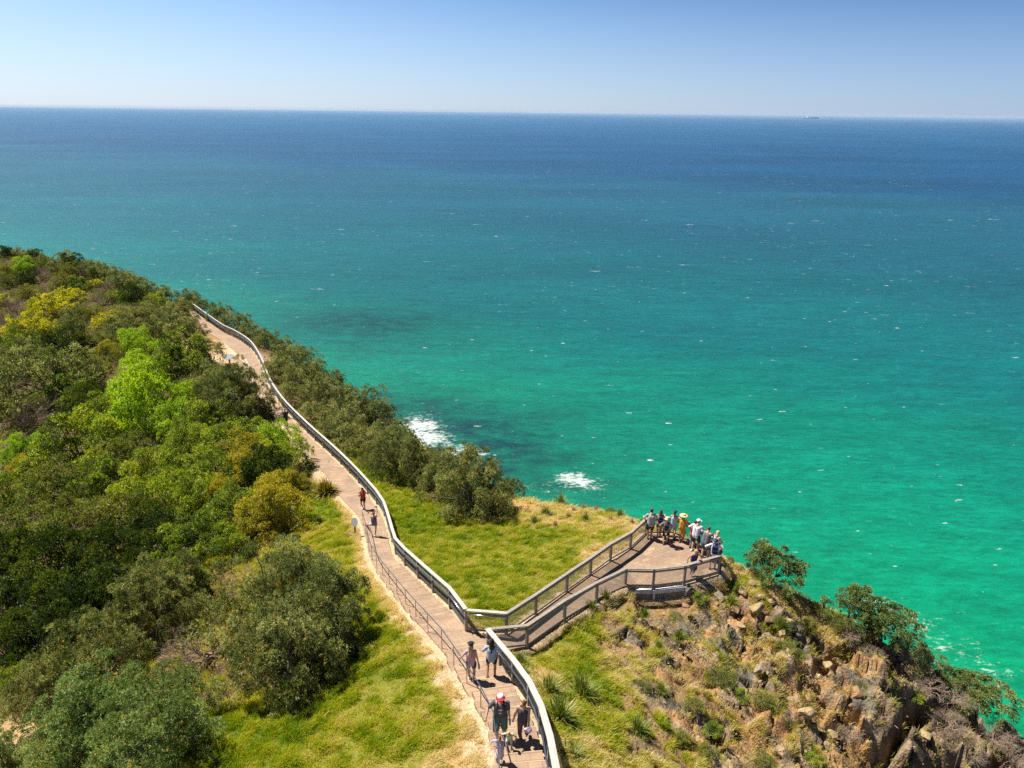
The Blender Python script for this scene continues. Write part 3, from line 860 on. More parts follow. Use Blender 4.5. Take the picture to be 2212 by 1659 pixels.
def fence(base, label, group=None, posts=None, hgt=1.03, cap_w=.15, cap_h=.045, mid=True, bottom=True, post=.11, M_cap=None, M_post=None, rail_side=0, sp=.055, wire_r=.0045, name="fence", round_corners=False, ends=(True, True), wire_mat=None):
    base = np.asarray(base, float)
    root = empty(name, base[0], label=label, cat="fence", group=group)
    org = base[0]
    B = base - org
    M_cap = M_cap or M_wood; M_post = M_post or M_wood
    for i, p in enumerate(B):
        if (i == 0 and not ends[0]) or (i == len(B) - 1 and not ends[1]): continue
        j0, j1 = max(i - 1, 0), min(i + 1, len(B) - 1)
        d = B[j1] - B[j0]; d[2] = 0; d /= np.linalg.norm(d)
        r = np.array([d[1], -d[0], 0])
        MB().box(p + [0, 0, hgt / 2 - .18], (post, post, hgt + .36 - .03), (d, r, (0, 0, 1))).build("post", M_post, root, bevel=.006)
    up = np.array([0, 0, 1.0])
    for i in range(len(B) - 1):
        a, b = B[i], B[i + 1]
        d = b - a; d /= np.linalg.norm(d)
        MB().bar(a + up * (hgt + .005) - d * .02, b + up * (hgt + .005) + d * .02 - up * .0015 * (i % 2), cap_w, cap_h + .0013 * (i % 3)).build("top_rail", M_cap, root, bevel=.005)
        e = post / 2 + .004
        if mid:
            MB().bar(a + up * (hgt - .16) + d * e, b + up * (hgt - .16) - d * e, .045, .09).build("mid_rail", M_post, root, bevel=.004)
        if bottom:
            MB().bar(a + up * .10 + d * e, b + up * .10 - d * e, .045, .09).build("bottom_rail", M_post, root, bevel=.004)
        wire_panel(a + d * e, b - d * e, .13, hgt - .12, root, sp, wire_r, wire_mat)
    return root

def handrail(base, label, hgt=.92, rad=.024, post_r=.016, M_r=None, M_p=None, posts=True, name="handrail", drop_end=False, out=0):
    base = np.asarray(base, float); org = base[0]; B = base - org
    root = empty(name, org, label=label, cat="handrail")
    up = np.array([0, 0, 1.0])
    fine = resample(B + up * hgt, .35)
    # smooth the tube
    MB().tube(list(B + up * hgt), rad, 10).build("rail", M_r or M_steel, root, smooth=True)
    if posts:
        for p in B:
            mb = MB().tube([p - up * .2, p + up * (hgt - .01)], post_r, 8)
            mb.build("post", M_p or M_brass, root, smooth=True)
            MB().tube([p + up * .0, p + up * .02], post_r * 2.6, 10).build("base_plate", M_p or M_brass, root)
    return root

def offs(P, dist):
    """offset polyline sideways (right of travel positive)"""
    P = np.asarray(P, float); out = []
    for i in range(len(P)):
        d = P[min(i + 1, len(P) - 1)] - P[max(i - 1, 0)]; d[2] = 0; d /= np.linalg.norm(d)
        out.append(P[i] + np.array([d[1], -d[0], 0]) * dist)
    return np.array(out)

# seaward fence: follows the right-hand edge of the path from the junction corner to the far bushes
E1 = offs(PR, .20)
fa = E1[PIDX[7] + 2:]
fz = np.array([p - [0, 0, .04] for p in fa])
corner = at_drop(1007, 1362, 19.64); gate2 = at_drop(1094, 1370, 19.72)
long_base = np.vstack([[corner], resample(fz[6:], 2.3)])
fence(long_base, "long seaward fence with pale flat top rail following the path down to the bushes", M_cap=M_pale, mid=False, bottom=False, cap_w=.17, sp=.05, wire_r=.006, hgt=1.05, wire_mat=M_wire)
inner = offs(long_base, -.16)
handrail(inner - [0, 0, .0], "steel handrail fixed along the inner side of the long seaward fence", hgt=.93, rad=.027, posts=False)
fence(np.array([corner + [.05, -.03, 0], gate2]), "short fence panel with shining steel rail closing the corner of the two walks", M_cap=M_pale, cap_w=.15, ends=(False, False), hgt=1.03, sp=.05)
handrail(np.array([corner, gate2]) + [0, -.14, 0], "short steel handrail glinting on the corner fence panel", hgt=.92, rad=.027, posts=False)
# upper walkway fence and the far rim of the lookout
up_px = [((1094, 1370), 19.72), ((1157, 1327), 20.08), ((1224, 1279), 20.55), ((1275, 1243), 20.92), ((1318, 1211), 21.22), ((1361, 1186), 21.3), ((1395, 1154), 21.3),
         ((1425, 1153), 21.3), ((1456, 1154), 21.3), ((1494, 1174), 21.3), ((1532, 1194), 21.3), ((1554, 1218), 21.3), ((1551, 1237), 21.3)]
UB = np.array([at_drop(*p, d) for p, d in up_px])
UB = offs(UB, .0)
fence(UB[:7], "weathered timber fence up the grass side of the ramp to the lookout", sp=.05)
fence(UB[6:], "weathered timber fence along the seaward rim of the lookout where people lean", sp=.05, ends=(False, True))
lo_px = [((1551, 1238), 21.3), ((1477, 1260), 21.3), ((1410, 1268), 21.3), ((1350, 1267), 21.22), ((1288, 1299), 20.6), ((1219, 1340), 20.12), ((1138, 1397), 19.77), ((1054, 1406), 19.5)]
LB = np.array([at_drop(*p, d) for p, d in lo_px])
fence(LB, "weathered timber fence on the cliff side from the lookout back to the stairs", sp=.05, ends=(False, True))
# stair fence on the right
st_px = [((1054, 1406), 19.5), ((1080, 1440), 19.0), ((1108, 1475), 18.65), ((1142, 1525), 18.3), ((1167, 1580), 17.92), ((1186, 1650), 17.4), ((1200, 1730), 16.9), ((1225, 1830), 16.3)]
SB = np.array([at_drop(*p, d) for p, d in st_px])
fence(SB, "curving stair fence with wide pale flat top rail and dark wire mesh", M_cap=M_pale, cap_w=.20, mid=False, bottom=False, sp=.045, wire_r=.006, ends=(False, True))
handrail(offs(SB, .19), "steel handrail along the inside of the curving stair fence", hgt=.90, rad=.026, posts=False)
# steel handrail on the open left side of the stairs
LI = offs(PL, .06)
hb = LI[:PIDX[12] + 6][::-1]
handrail(resample(hb, 1.55), "slim steel handrail on thin bronze posts down the grass side of the stairs", hgt=.93, rad=.020, post_r=.015)
# retaining wall under the cliff side of the lookout
rw = [at_drop(1372, 1271, 21.42), at_drop(1412, 1272, 21.42), at_drop(1481, 1265, 21.42)]
root = empty("retaining_wall", rw[0], label="low grey plank retaining wall under the cliff side of the lookout", cat="wall")
M_grey = speckled("grey_painted_planks", (.58, .61, .66), (.72, .74, .78), 5, .7, .3, .2)
for i in range(2):
    a, b = rw[i] - rw[0], rw[i + 1] - rw[0]
    for k in range(1):
        MB().bar(a + np.array([0, -.05, -.14 - .25 * k]), b + np.array([0, -.05 - .003 * k, -.14 - .25 * k]), .06, .235).build("plank", M_grey, root, bevel=.006)
    MB().bar(a + np.array([0, -.06, .0]), b + np.array([0, -.06, .0]), .14, .035).build("cap_board", M_grey, root)
for p in rw:
    p = p - rw[0]
    MB().box(p + [0, -.13, -.33], (.10, .08, .70)).build("post", M_grey, root, bevel=.006)

# ------------------------------------------------------------------ signs, kerb timber, ship
M_plate = speckled("sign_face", (.34, .36, .40), (.46, .48, .50), 14, .35, .5, .05)
M_post = speckled("dark_post", (.10, .085, .07), (.16, .13, .10), 10)
M_dark = speckled("dark_print", (.06, .08, .10), (.12, .13, .14), 30)
g = ground(768, 1158)
root = empty("sign", g, .3, label="small pale oval sign on a dark post beside the stairs' head", cat="sign")
MB().box((0, 0, .38), (.09, .07, .96)).build("post", M_post, root, bevel=.006)
def disc(cx, rx, ry, z, th, tilt, n=24):
    mb = MB(); pts = []
    for k in range(n):
        a = 2 * math.pi * k / n
        x, y = rx * math.cos(a), ry * math.sin(a)
        pts.append((x, y * math.cos(tilt), z + y * math.sin(tilt)))
    b = len(mb.v)
    off = np.array([0, -math.sin(tilt), math.cos(tilt)]) * th
    for p in pts: mb.v.append(np.array(p))
    for p in pts: mb.v.append(np.array(p) + off)
    mb.f.append(list(range(n))[::-1]); mb.f.append(list(range(n, 2 * n)))
    for i in range(n): mb.f.append([i, (i + 1) % n, n + (i + 1) % n, n + i])
    return mb
disc(0, .20, .27, .96, .03, math.radians(50)).build("sign_panel", M_plate, root)
g = ground(497, 789)
root = empty("sign", g, 0, label="round grey table sign on a post at the side landing far down the path", cat="sign")
MB().tube([(0, 0, -.1), (0, 0, 1.02)], .09, 10).build("post", M_post, root)
disc(0, .62, .50, 1.05, .05, math.radians(22)).build("sign_panel", speckled("grey_sign_table", (.15, .165, .19), (.22, .24, .27), 10, .6, .3, .05), root)
disc(0, .42, .30, 1.085, .008, math.radians(22)).build("printed_map", M_dark, root)
a, b = ground(530, 778), ground(541, 800)
MB().bar(a + [0, 0, .10] - a, b + [0, 0, .10] - a, .18, .16).build("kerb_timber", M_pale, None, bevel=.01, label="pale timber barrier lying beside the far path near the round sign", cat="timber").location = tuple(map(float, a))

def chipped(seed, r=(1, .8, .6), sub=3, n=14):
    """a boulder: sphere cut by random planes, then roughened"""
    rg = np.random.RandomState(seed)
    bm = bmesh.new(); bmesh.ops.create_icosphere(bm, subdivisions=sub, radius=1)
    nr = rg.normal(size=(n, 3)); nr /= np.linalg.norm(nr, axis=1)[:, None]; hh = rg.uniform(.42, .80, n)
    for v in bm.verts:
        p = np.array(v.co)
        for k in range(n):
            e = p @ nr[k] - hh[k]
            if e > 0: p = p - nr[k] * e * .97
        p *= 1 + .10 * (fbm(np.array([p[0] * 3 + seed]), np.array([p[1] * 3 + p[2] * 2.3]), seed, 3)[0] - .5)
        v.co = p * np.array(r)
    me = bpy.data.meshes.new("rock"); bm.to_mesh(me); bm.free()
    return me
def rock_mat(name, a, b, c3):
    t = NT(name); tc = t.n("ShaderNodeTexCoord").outputs["Object"]
    n1 = t.noise(tc, 2.2, 7, .7); n2 = t.noise(tc, 9, 5, .7)
    c = t.ramp(n1, [(.3, a), (.55, b), (.72, c3)])
    c = t.mix(1.0, c, t.ramp(n2, [(.3, .65), (.7, 1.3)]), 'MULTIPLY')
    return t.done(t.principled(c, .9, .2, t.bump(n2, .8, .06)))
M_rockA = rock_mat("lichen_grey_stone", (.17, .15, .13), (.33, .27, .20), (.42, .36, .27))
M_rockB = rock_mat("rusty_stone", (.22, .135, .075), (.36, .22, .12), (.42, .30, .18))
M_rockC = rock_mat("ochre_stone", (.26, .17, .09), (.42, .31, .17), (.50, .40, .24))
g = ground(757, 1157)
o = add("rock", chipped(3, (.34, .22, .13)), None, M_rockB, label="flat reddish rock lying in the grass behind the small oval sign", cat="rock"); o.location = tuple(map(float, g + [0, 0, .06]))

# ship on the horizon
sp0 = at_drop(1752, 256, 105.0)
root = empty("cargo_ship", (sp0[0], sp0[1], 0), math.radians(4), label="faint long cargo ship with white bridge on the horizon", cat="ship")
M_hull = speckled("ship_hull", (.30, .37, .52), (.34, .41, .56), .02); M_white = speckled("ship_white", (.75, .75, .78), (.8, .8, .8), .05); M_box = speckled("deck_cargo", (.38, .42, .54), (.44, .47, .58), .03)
Ls = 36.0 / F * (sp0[1] * cp)
hl = [(-.5 * Ls, -.055 * Ls), (.42 * Ls, -.055 * Ls), (.5 * Ls, 0), (.42 * Ls, .055 * Ls), (-.5 * Ls, .055 * Ls)]
MB().prism(hl, -6, 18).build("hull", M_hull, root)
MB().prism([(x * .98, y * 1.02) for x, y in hl], -5.5, 1.5).build("waterline_band", M_white, root)
for k in range(6):
    MB().box((-.12 * Ls + k * .095 * Ls, 0, 18 + 6 + (k % 3)), (.075 * Ls, .09 * Ls, 12 + 2 * (k % 3))).build("cargo_stack", M_box, root)
MB().box((-.24 * Ls, 0, 36), (.045 * Ls, .09 * Ls, 36)).box((-.24 * Ls, 0, 55.5), (.02 * Ls, .12 * Ls, 3)).build("bridge", M_white, root)
# ------------------------------------------------------------------ foliage builders
def leaf_cloud(pos, dirs, ln, wd, tint, rg, fold=.25, droop=0.0):
    """one kite-shaped leaf per row: pos (n,3) base, dirs (n,3) unit along-leaf; returns verts, faces, tints"""
    n = len(pos)
    rv = rg.normal(size=(n, 3)) * .55 + np.array([0, 0, 1.0])
    side = np.cross(dirs, rv); side /= (np.linalg.norm(side, axis=1, keepdims=True) + 1e-9)
    nr = np.cross(side, dirs)
    ln = np.broadcast_to(ln, n)[:, None]; wd = np.broadcast_to(wd, n)[:, None]
    mid = pos + dirs * ln * .55 + nr * wd * fold
    tip = pos + dirs * ln; tip[:, 2] -= droop * ln[:, 0]
    V = np.stack([pos, mid + side * wd * .5, tip, mid - side * wd * .5], 1).reshape(-1, 3)
    b = np.arange(n) * 4
    Fc = np.stack([b, b + 1, b + 2, b + 3], 1)
    return V, Fc, np.repeat(tint, 4)

def unit(v): return v / (np.linalg.norm(v, axis=1, keepdims=True) + 1e-9)

def crown_points(rg, R, Hh, base, nclump, flat=0.0, irregular=.35, shell=.5):
    """clump centres filling an uneven dome of radius R and height Hh standing on z=base"""
    th = rg.uniform(0, 2 * math.pi, nclump)
    cz = rg.uniform(-.45, 1, nclump)
    sn_ = np.sqrt(np.clip(1 - cz ** 2, 0, 1))
    lob = 1 + irregular * (np.sin(th * 3 + rg.uniform(0, 6)) * .4 + np.sin(th * 5 + rg.uniform(0, 6)) * .3 + rg.normal(size=nclump) * .28)
    rad = np.where(rg.rand(nclump) < .78, rg.uniform(.82, 1.04, nclump), rg.uniform(.3, .8, nclump)) * lob
    x, y = np.cos(th) * sn_ * rad * R, np.sin(th) * sn_ * rad * R
    z = base + (cz * (1 - flat) + flat * rg.uniform(.3, .8, nclump)) * Hh * (.9 + .2 * rg.rand(nclump)) * np.clip(rad, .5, 1.15)
    return np.stack([x, y, np.maximum(z, base * .15)], 1)

def make_crown(name, seed, R=2.5, Hh=1.6, base=1.2, nclump=110, rc=.55, tips=18, per=8, ln=.16, wd=.055, cone=.9, flat=0, irregular=.35, droop=.1, cand=0.0, irr_gap=.0):
    rg = np.random.RandomState(seed)
    C = crown_points(rg, R, Hh, base, nclump, flat, irregular)
    ctr = np.array([0, 0, base * .8])
    P, D, T = [], [], []
    for c in C:
        r = rc * rg.uniform(.6, 1.25)
        n = max(3, int(tips * (r / rc) ** 2))
        d = unit(rg.normal(size=(n, 3)) + unit((c - ctr)[None]) * .5 + np.array([[0, 0, .75]]))
        tp = c + d * r * rg.uniform(.68, 1.08, (n, 1)) * np.array([1, 1, .75])
        ct = rg.uniform(-.24, .20)
        q = unit(np.repeat(d, per, 0) * (1 - cone * .35) + rg.normal(size=(n * per, 3)) * cone * .75)
        P.append(np.repeat(tp, per, 0) + rg.normal(size=(n * per, 3)) * ln * .25); D.append(q)
        tt = np.repeat(np.clip(.5 + ct + rg.normal(size=n) * .13, 0, 1), per) + rg.normal(size=n * per) * .11
        T.append(np.clip(tt, 0.02, .93))
    P, D, T = np.concatenate(P), np.concatenate(D), np.concatenate(T)
    l_ = ln * rg.uniform(.7, 1.25, len(P)); w_ = wd * rg.uniform(.7, 1.3, len(P))
    V, Fc, tt = leaf_cloud(P, D, l_, w_, T, rg, droop=droop)
    if cand:
        k = rg.choice(len(P), int(len(P) / per * cand), replace=False)
        pk = P[k] + D[k] * ln * .4
        for _ in range(3):
            V2, F2, t2_ = leaf_cloud(pk, unit(rg.normal(size=(len(k), 3)) + [0, 0, 1.0]), .13, .08, np.ones(len(k)), rg)
            F2 = F2 + len(V); V = np.concatenate([V, V2]); Fc = np.concatenate([Fc, F2]); tt = np.concatenate([tt, t2_])
    return np_mesh(name, V, Fc, False, attrs={"tint": tt}), C

def make_trunk(name, seed, C, base=1.2, r0=.12, nl=14, stems=2, lean=.3):
    rg = np.random.RandomState(seed + 500)
    mb = MB()
    stems_ = []
    for s in range(stems):
        a = rg.uniform(0, 6.28); top = np.array([math.cos(a) * lean * base, math.sin(a) * lean * base, base * rg.uniform(.55, .85)])
        p0 = np.array([rg.normal() * .08, rg.normal() * .08, -.45])
        mid = (p0 + top) / 2 + rg.normal(size=3) * .10
        mb.tube([p0, mid, top], [r0, r0 * .8, r0 * .62], 7); stems_.append(top)
    ids = rg.permutation(len(C))
    limbs = []
    for k in ids[:nl]:
        c = C[k]; s = stems_[int(np.argmin([np.linalg.norm(c - t_) for t_ in stems_]))]
        m1 = s + (c - s) * .4 + rg.normal(size=3) * .12 + [0, 0, .12]; m2 = s + (c - s) * .75 + rg.normal(size=3) * .1
        mb.tube([s, m1, m2, c], [r0 * .5, r0 * .36, r0 * .24, r0 * .10], 5); limbs.append((m1, m2))
    for k in ids[nl:nl + 40]:
        c = C[k]; best = min(limbs, key=lambda q: np.linalg.norm(q[1] - c))
        mb.tube([best[0], (best[0] + c) / 2 + rg.normal(size=3) * .08, c], [r0 * .22, r0 * .15, r0 * .06], 4, cap=False)
    return mb.mesh(name, True)

def make_twigs(name, seed, R=1.3, Hh=1.5, n0=9, depth=4, r0=.035, spread=.55):
    """bare bush: forking twigs"""
    rg = np.random.RandomState(seed); mb = MB()
    def grow(p, d, L, r, k):
        q = p + d * L; m1 = (p + q) / 2 + rg.normal(size=3) * L * .08
        mb.tube([p, m1, q], [r, r * .85, r * .65], 4 if k < 2 else 3, cap=False)
        if k >= depth: return
        for _ in range(2 + (rg.rand() < .55)):
            nd = d + rg.normal(size=3) * spread * .75 + np.array([0, 0, .12]); nd /= np.linalg.norm(nd)
            grow(q, nd, L * rg.uniform(.6, .85), r * .62, k + 1)
    for _ in range(n0):
        a = rg.uniform(0, 6.28); d = np.array([math.cos(a) * rg.uniform(.2, 1), math.sin(a) * rg.uniform(.2, 1), rg.uniform(.6, 1)]); d /= np.linalg.norm(d)
        grow(np.array([rg.normal() * .1, rg.normal() * .1, -.2]), d, Hh * .34, r0, 0)
    return mb.mesh(name, False)

M_leaf = {
 'B': leafy("banksia_leaf", [(0, (.035, .045, .012)), (.3, (.13, .155, .042)), (.6, (.32, .355, .125)), (.93, (.54, .55, .27)), (.97, (.65, .36, .05))], .36, .25, .012),
 'S': leafy("silvery_banksia_leaf", [(0, (.045, .07, .02)), (.3, (.14, .21, .055)), (.6, (.29, .38, .12)), (.93, (.48, .56, .26)), (.97, (.70, .42, .06))], .36, .2, .012),
 'C': leafy("coast_banksia_leaf", [(0, (.04, .07, .012)), (.3, (.11, .15, .03)), (.6, (.24, .29, .07)), (.93, (.42, .45, .15)), (.97, (.55, .30, .05))], .36, .25, .015),
 'O': leafy("olive_leaf", [(0, (.05, .06, .010)), (.3, (.14, .17, .022)), (.62, (.27, .30, .04)), (.93, (.42, .42, .10)), (.97, (.44, .20, .05))], .40, .3, .018),
 'G': leafy("bright_green_leaf", [(0, (.06, .13, .003)), (.3, (.20, .35, .004)), (.62, (.37, .54, .006)), (.95, (.56, .70, .02))], .5, .15, .010),
 'L': leafy("glossy_green_leaf", [(0, (.015, .04, .002)), (.3, (.078, .138, .002)), (.62, (.29, .385, .004)), (.95, (.60, .64, .015))], .36, .34, .014),
 'D': leafy("dark_green_leaf", [(0, (.012, .03, .006)), (.4, (.04, .075, .007)), (.7, (.11, .155, .011)), (.95, (.24, .29, .02))], .32, .3, .012),
 'Y': leafy("yellow_flowering_leaf", [(0, (.10, .12, .01)), (.3, (.28, .33, .012)), (.5, (.58, .58, .015)), (.93, (.85, .76, .02)), (.97, (.75, .34, .03))], .45, .12, .008),
 'K': leafy("golden_green_leaf", [(0, (.08, .08, .003)), (.3, (.27, .27, .006)), (.62, (.46, .42, .010)), (.95, (.62, .50, .02))], .46, .2, .010),
}
M_bark = speckled("grey_brown_bark", (.11, .085, .065), (.24, .20, .16), 7, .9, .1, .6, 0, (1, 1, .3))
M_dead = speckled("bare_dead_twigs", (.20, .15, .115), (.38, .29, .22), 4, .9, .1, .3)
VAR = {}
def variants(key, n, fn):
    VAR[key] = [fn(i) for i in range(n)]
def tree_var(kind, tag_, seed, trunk=True, **kw):
    me, C = make_crown("crown_" + tag_, seed, **kw)
    me.materials.append(M_leaf['C' if tag_ == 'a' else kind])
    tm = make_trunk("trunk_" + tag_, seed, C, base=kw.get('base', 1.2), stems=2 + seed % 2)
    tm.materials.append(M_bark)
    return me, tm, kw.get('R', 2.5)
variants('Bn', 4, lambda i: tree_var('B', 'bn', 10 + i, R=2.5, Hh=2.3, base=1.1, nclump=105, rc=.50, tips=42, per=8, ln=.125, wd=.042, irregular=.45, cand=.02))
variants('B', 4, lambda i: tree_var('B', 'b', 20 + i, R=2.5, Hh=2.0, base=1.1, nclump=85, rc=.50, tips=19, per=6, ln=.21, wd=.08, irregular=.5, cand=.012))
variants('O', 3, lambda i: tree_var('O', 'o', 30 + i, R=2.5, Hh=1.9, base=1.0, nclump=85, rc=.54, tips=18, per=6, ln=.20, wd=.085, irregular=.4))
variants('G', 3, lambda i: tree_var('G', 'g', 40 + i, R=2.5, Hh=2.0, base=1.1, nclump=36, rc=.92, tips=75, per=6, ln=.19, wd=.085, irregular=.40, droop=.3))
variants('L', 3, lambda i: tree_var('L', 'l', 50 + i, R=2.5, Hh=2.0, base=1.1, nclump=32, rc=.95, tips=85, per=6, ln=.17, wd=.08, irregular=.5, droop=.35))
variants('D', 3, lambda i: tree_var('D', 'd', 60 + i, R=2.5, Hh=2.4, base=1.0, nclump=32, rc=.95, tips=70, per=6, ln=.19, wd=.10, irregular=.35))
variants('Y', 2, lambda i: tree_var('Y', 'y', 70 + i, R=2.5, Hh=1.9, base=1.2, nclump=110, rc=.42, tips=13, per=6, ln=.21, wd=.10, irregular=.5, flat=.1))
variants('K', 2, lambda i: tree_var('K', 'k', 80 + i, R=2.5, Hh=2.1, base=1.0, nclump=38, rc=.82, tips=75, per=6, ln=.155, wd=.075, irregular=.4, droop=.4))
variants('S', 3, lambda i: tree_var('S', 's', 110 + i, R=2.5, Hh=2.3, base=1.1, nclump=105, rc=.50, tips=42, per=8, ln=.13, wd=.045, irregular=.4, cand=.02))
variants('A', 3, lambda i: tree_var('B', 'a', 90 + i, R=2.5, Hh=2.0, base=1.7, nclump=62, rc=.46, tips=24, per=7, ln=.22, wd=.085, irregular=.6))   # airy, open cliff tree
tw = []
for i in range(3):
    me = make_twigs("twigs_%d" % i, 200 + i, R=2.5, Hh=2.9, n0=13, depth=5, r0=.055, spread=.62); me.materials.append(M_dead)
    tw.append((None, me, 2.2))
VAR['R'] = tw

WHAT = {'S': ("banksia_tree", "silvery green banksia", "tree"), 'Bn': ("banksia_tree", "grey-green banksia", "tree"), 'B': ("banksia_tree", "grey-green banksia", "tree"), 'O': ("olive_shrub", "olive scrubby bush", "bush"),
        'G': ("broadleaf_tree", "bright green leafy tree", "tree"), 'L': ("leafy_tree", "glossy mid-green tree", "tree"), 'D': ("dark_tree", "dark green tree", "tree"),
        'Y': ("flowering_tree", "yellow-flowering tree", "tree"), 'K': ("golden_tree", "golden-green leafy tree", "tree"), 'A': ("coastal_tree", "open-crowned banksia", "tree"), 'R': ("bare_bush", "leafless grey bush", "bush")}
PLACED = []
def plant(kind, vx, vy, wpx, rs, hs_=1.0, region=None, label=None):
    """a plant whose crown is centred about the survey pixel and spans wpx"""
    vs = VAR[kind]; cm, tm, R = vs[int(rs.randint(len(vs)))]
    sc_ = 1.0
    for _ in range(4):
        lift = {'R': 1.2}.get(kind, 1.75) * sc_ * hs_
        g = ground(vx, vy, lift)
        if g is None: return None
        z = project(g + [0, 0, lift])[2]
        sc_ = wpx * z / F / (2 * R)
        sc_ = min(max(sc_, .12), 2.6)
    nm, what, cat = WHAT[kind]
    rz = rs.uniform(0, 6.28)
    root = empty(nm, g, rz, cat=cat)
    root.scale = (sc_, sc_, sc_ * hs_ * rs.uniform(.92, 1.08))
    if kind == 'R':
        add("branches", tm, root)
    else:
        add("trunk", tm, root); add("crown", cm, root)
    PLACED.append((root, kind, vx, vy, region, label))
    return root

rs = np.random.RandomState(7)
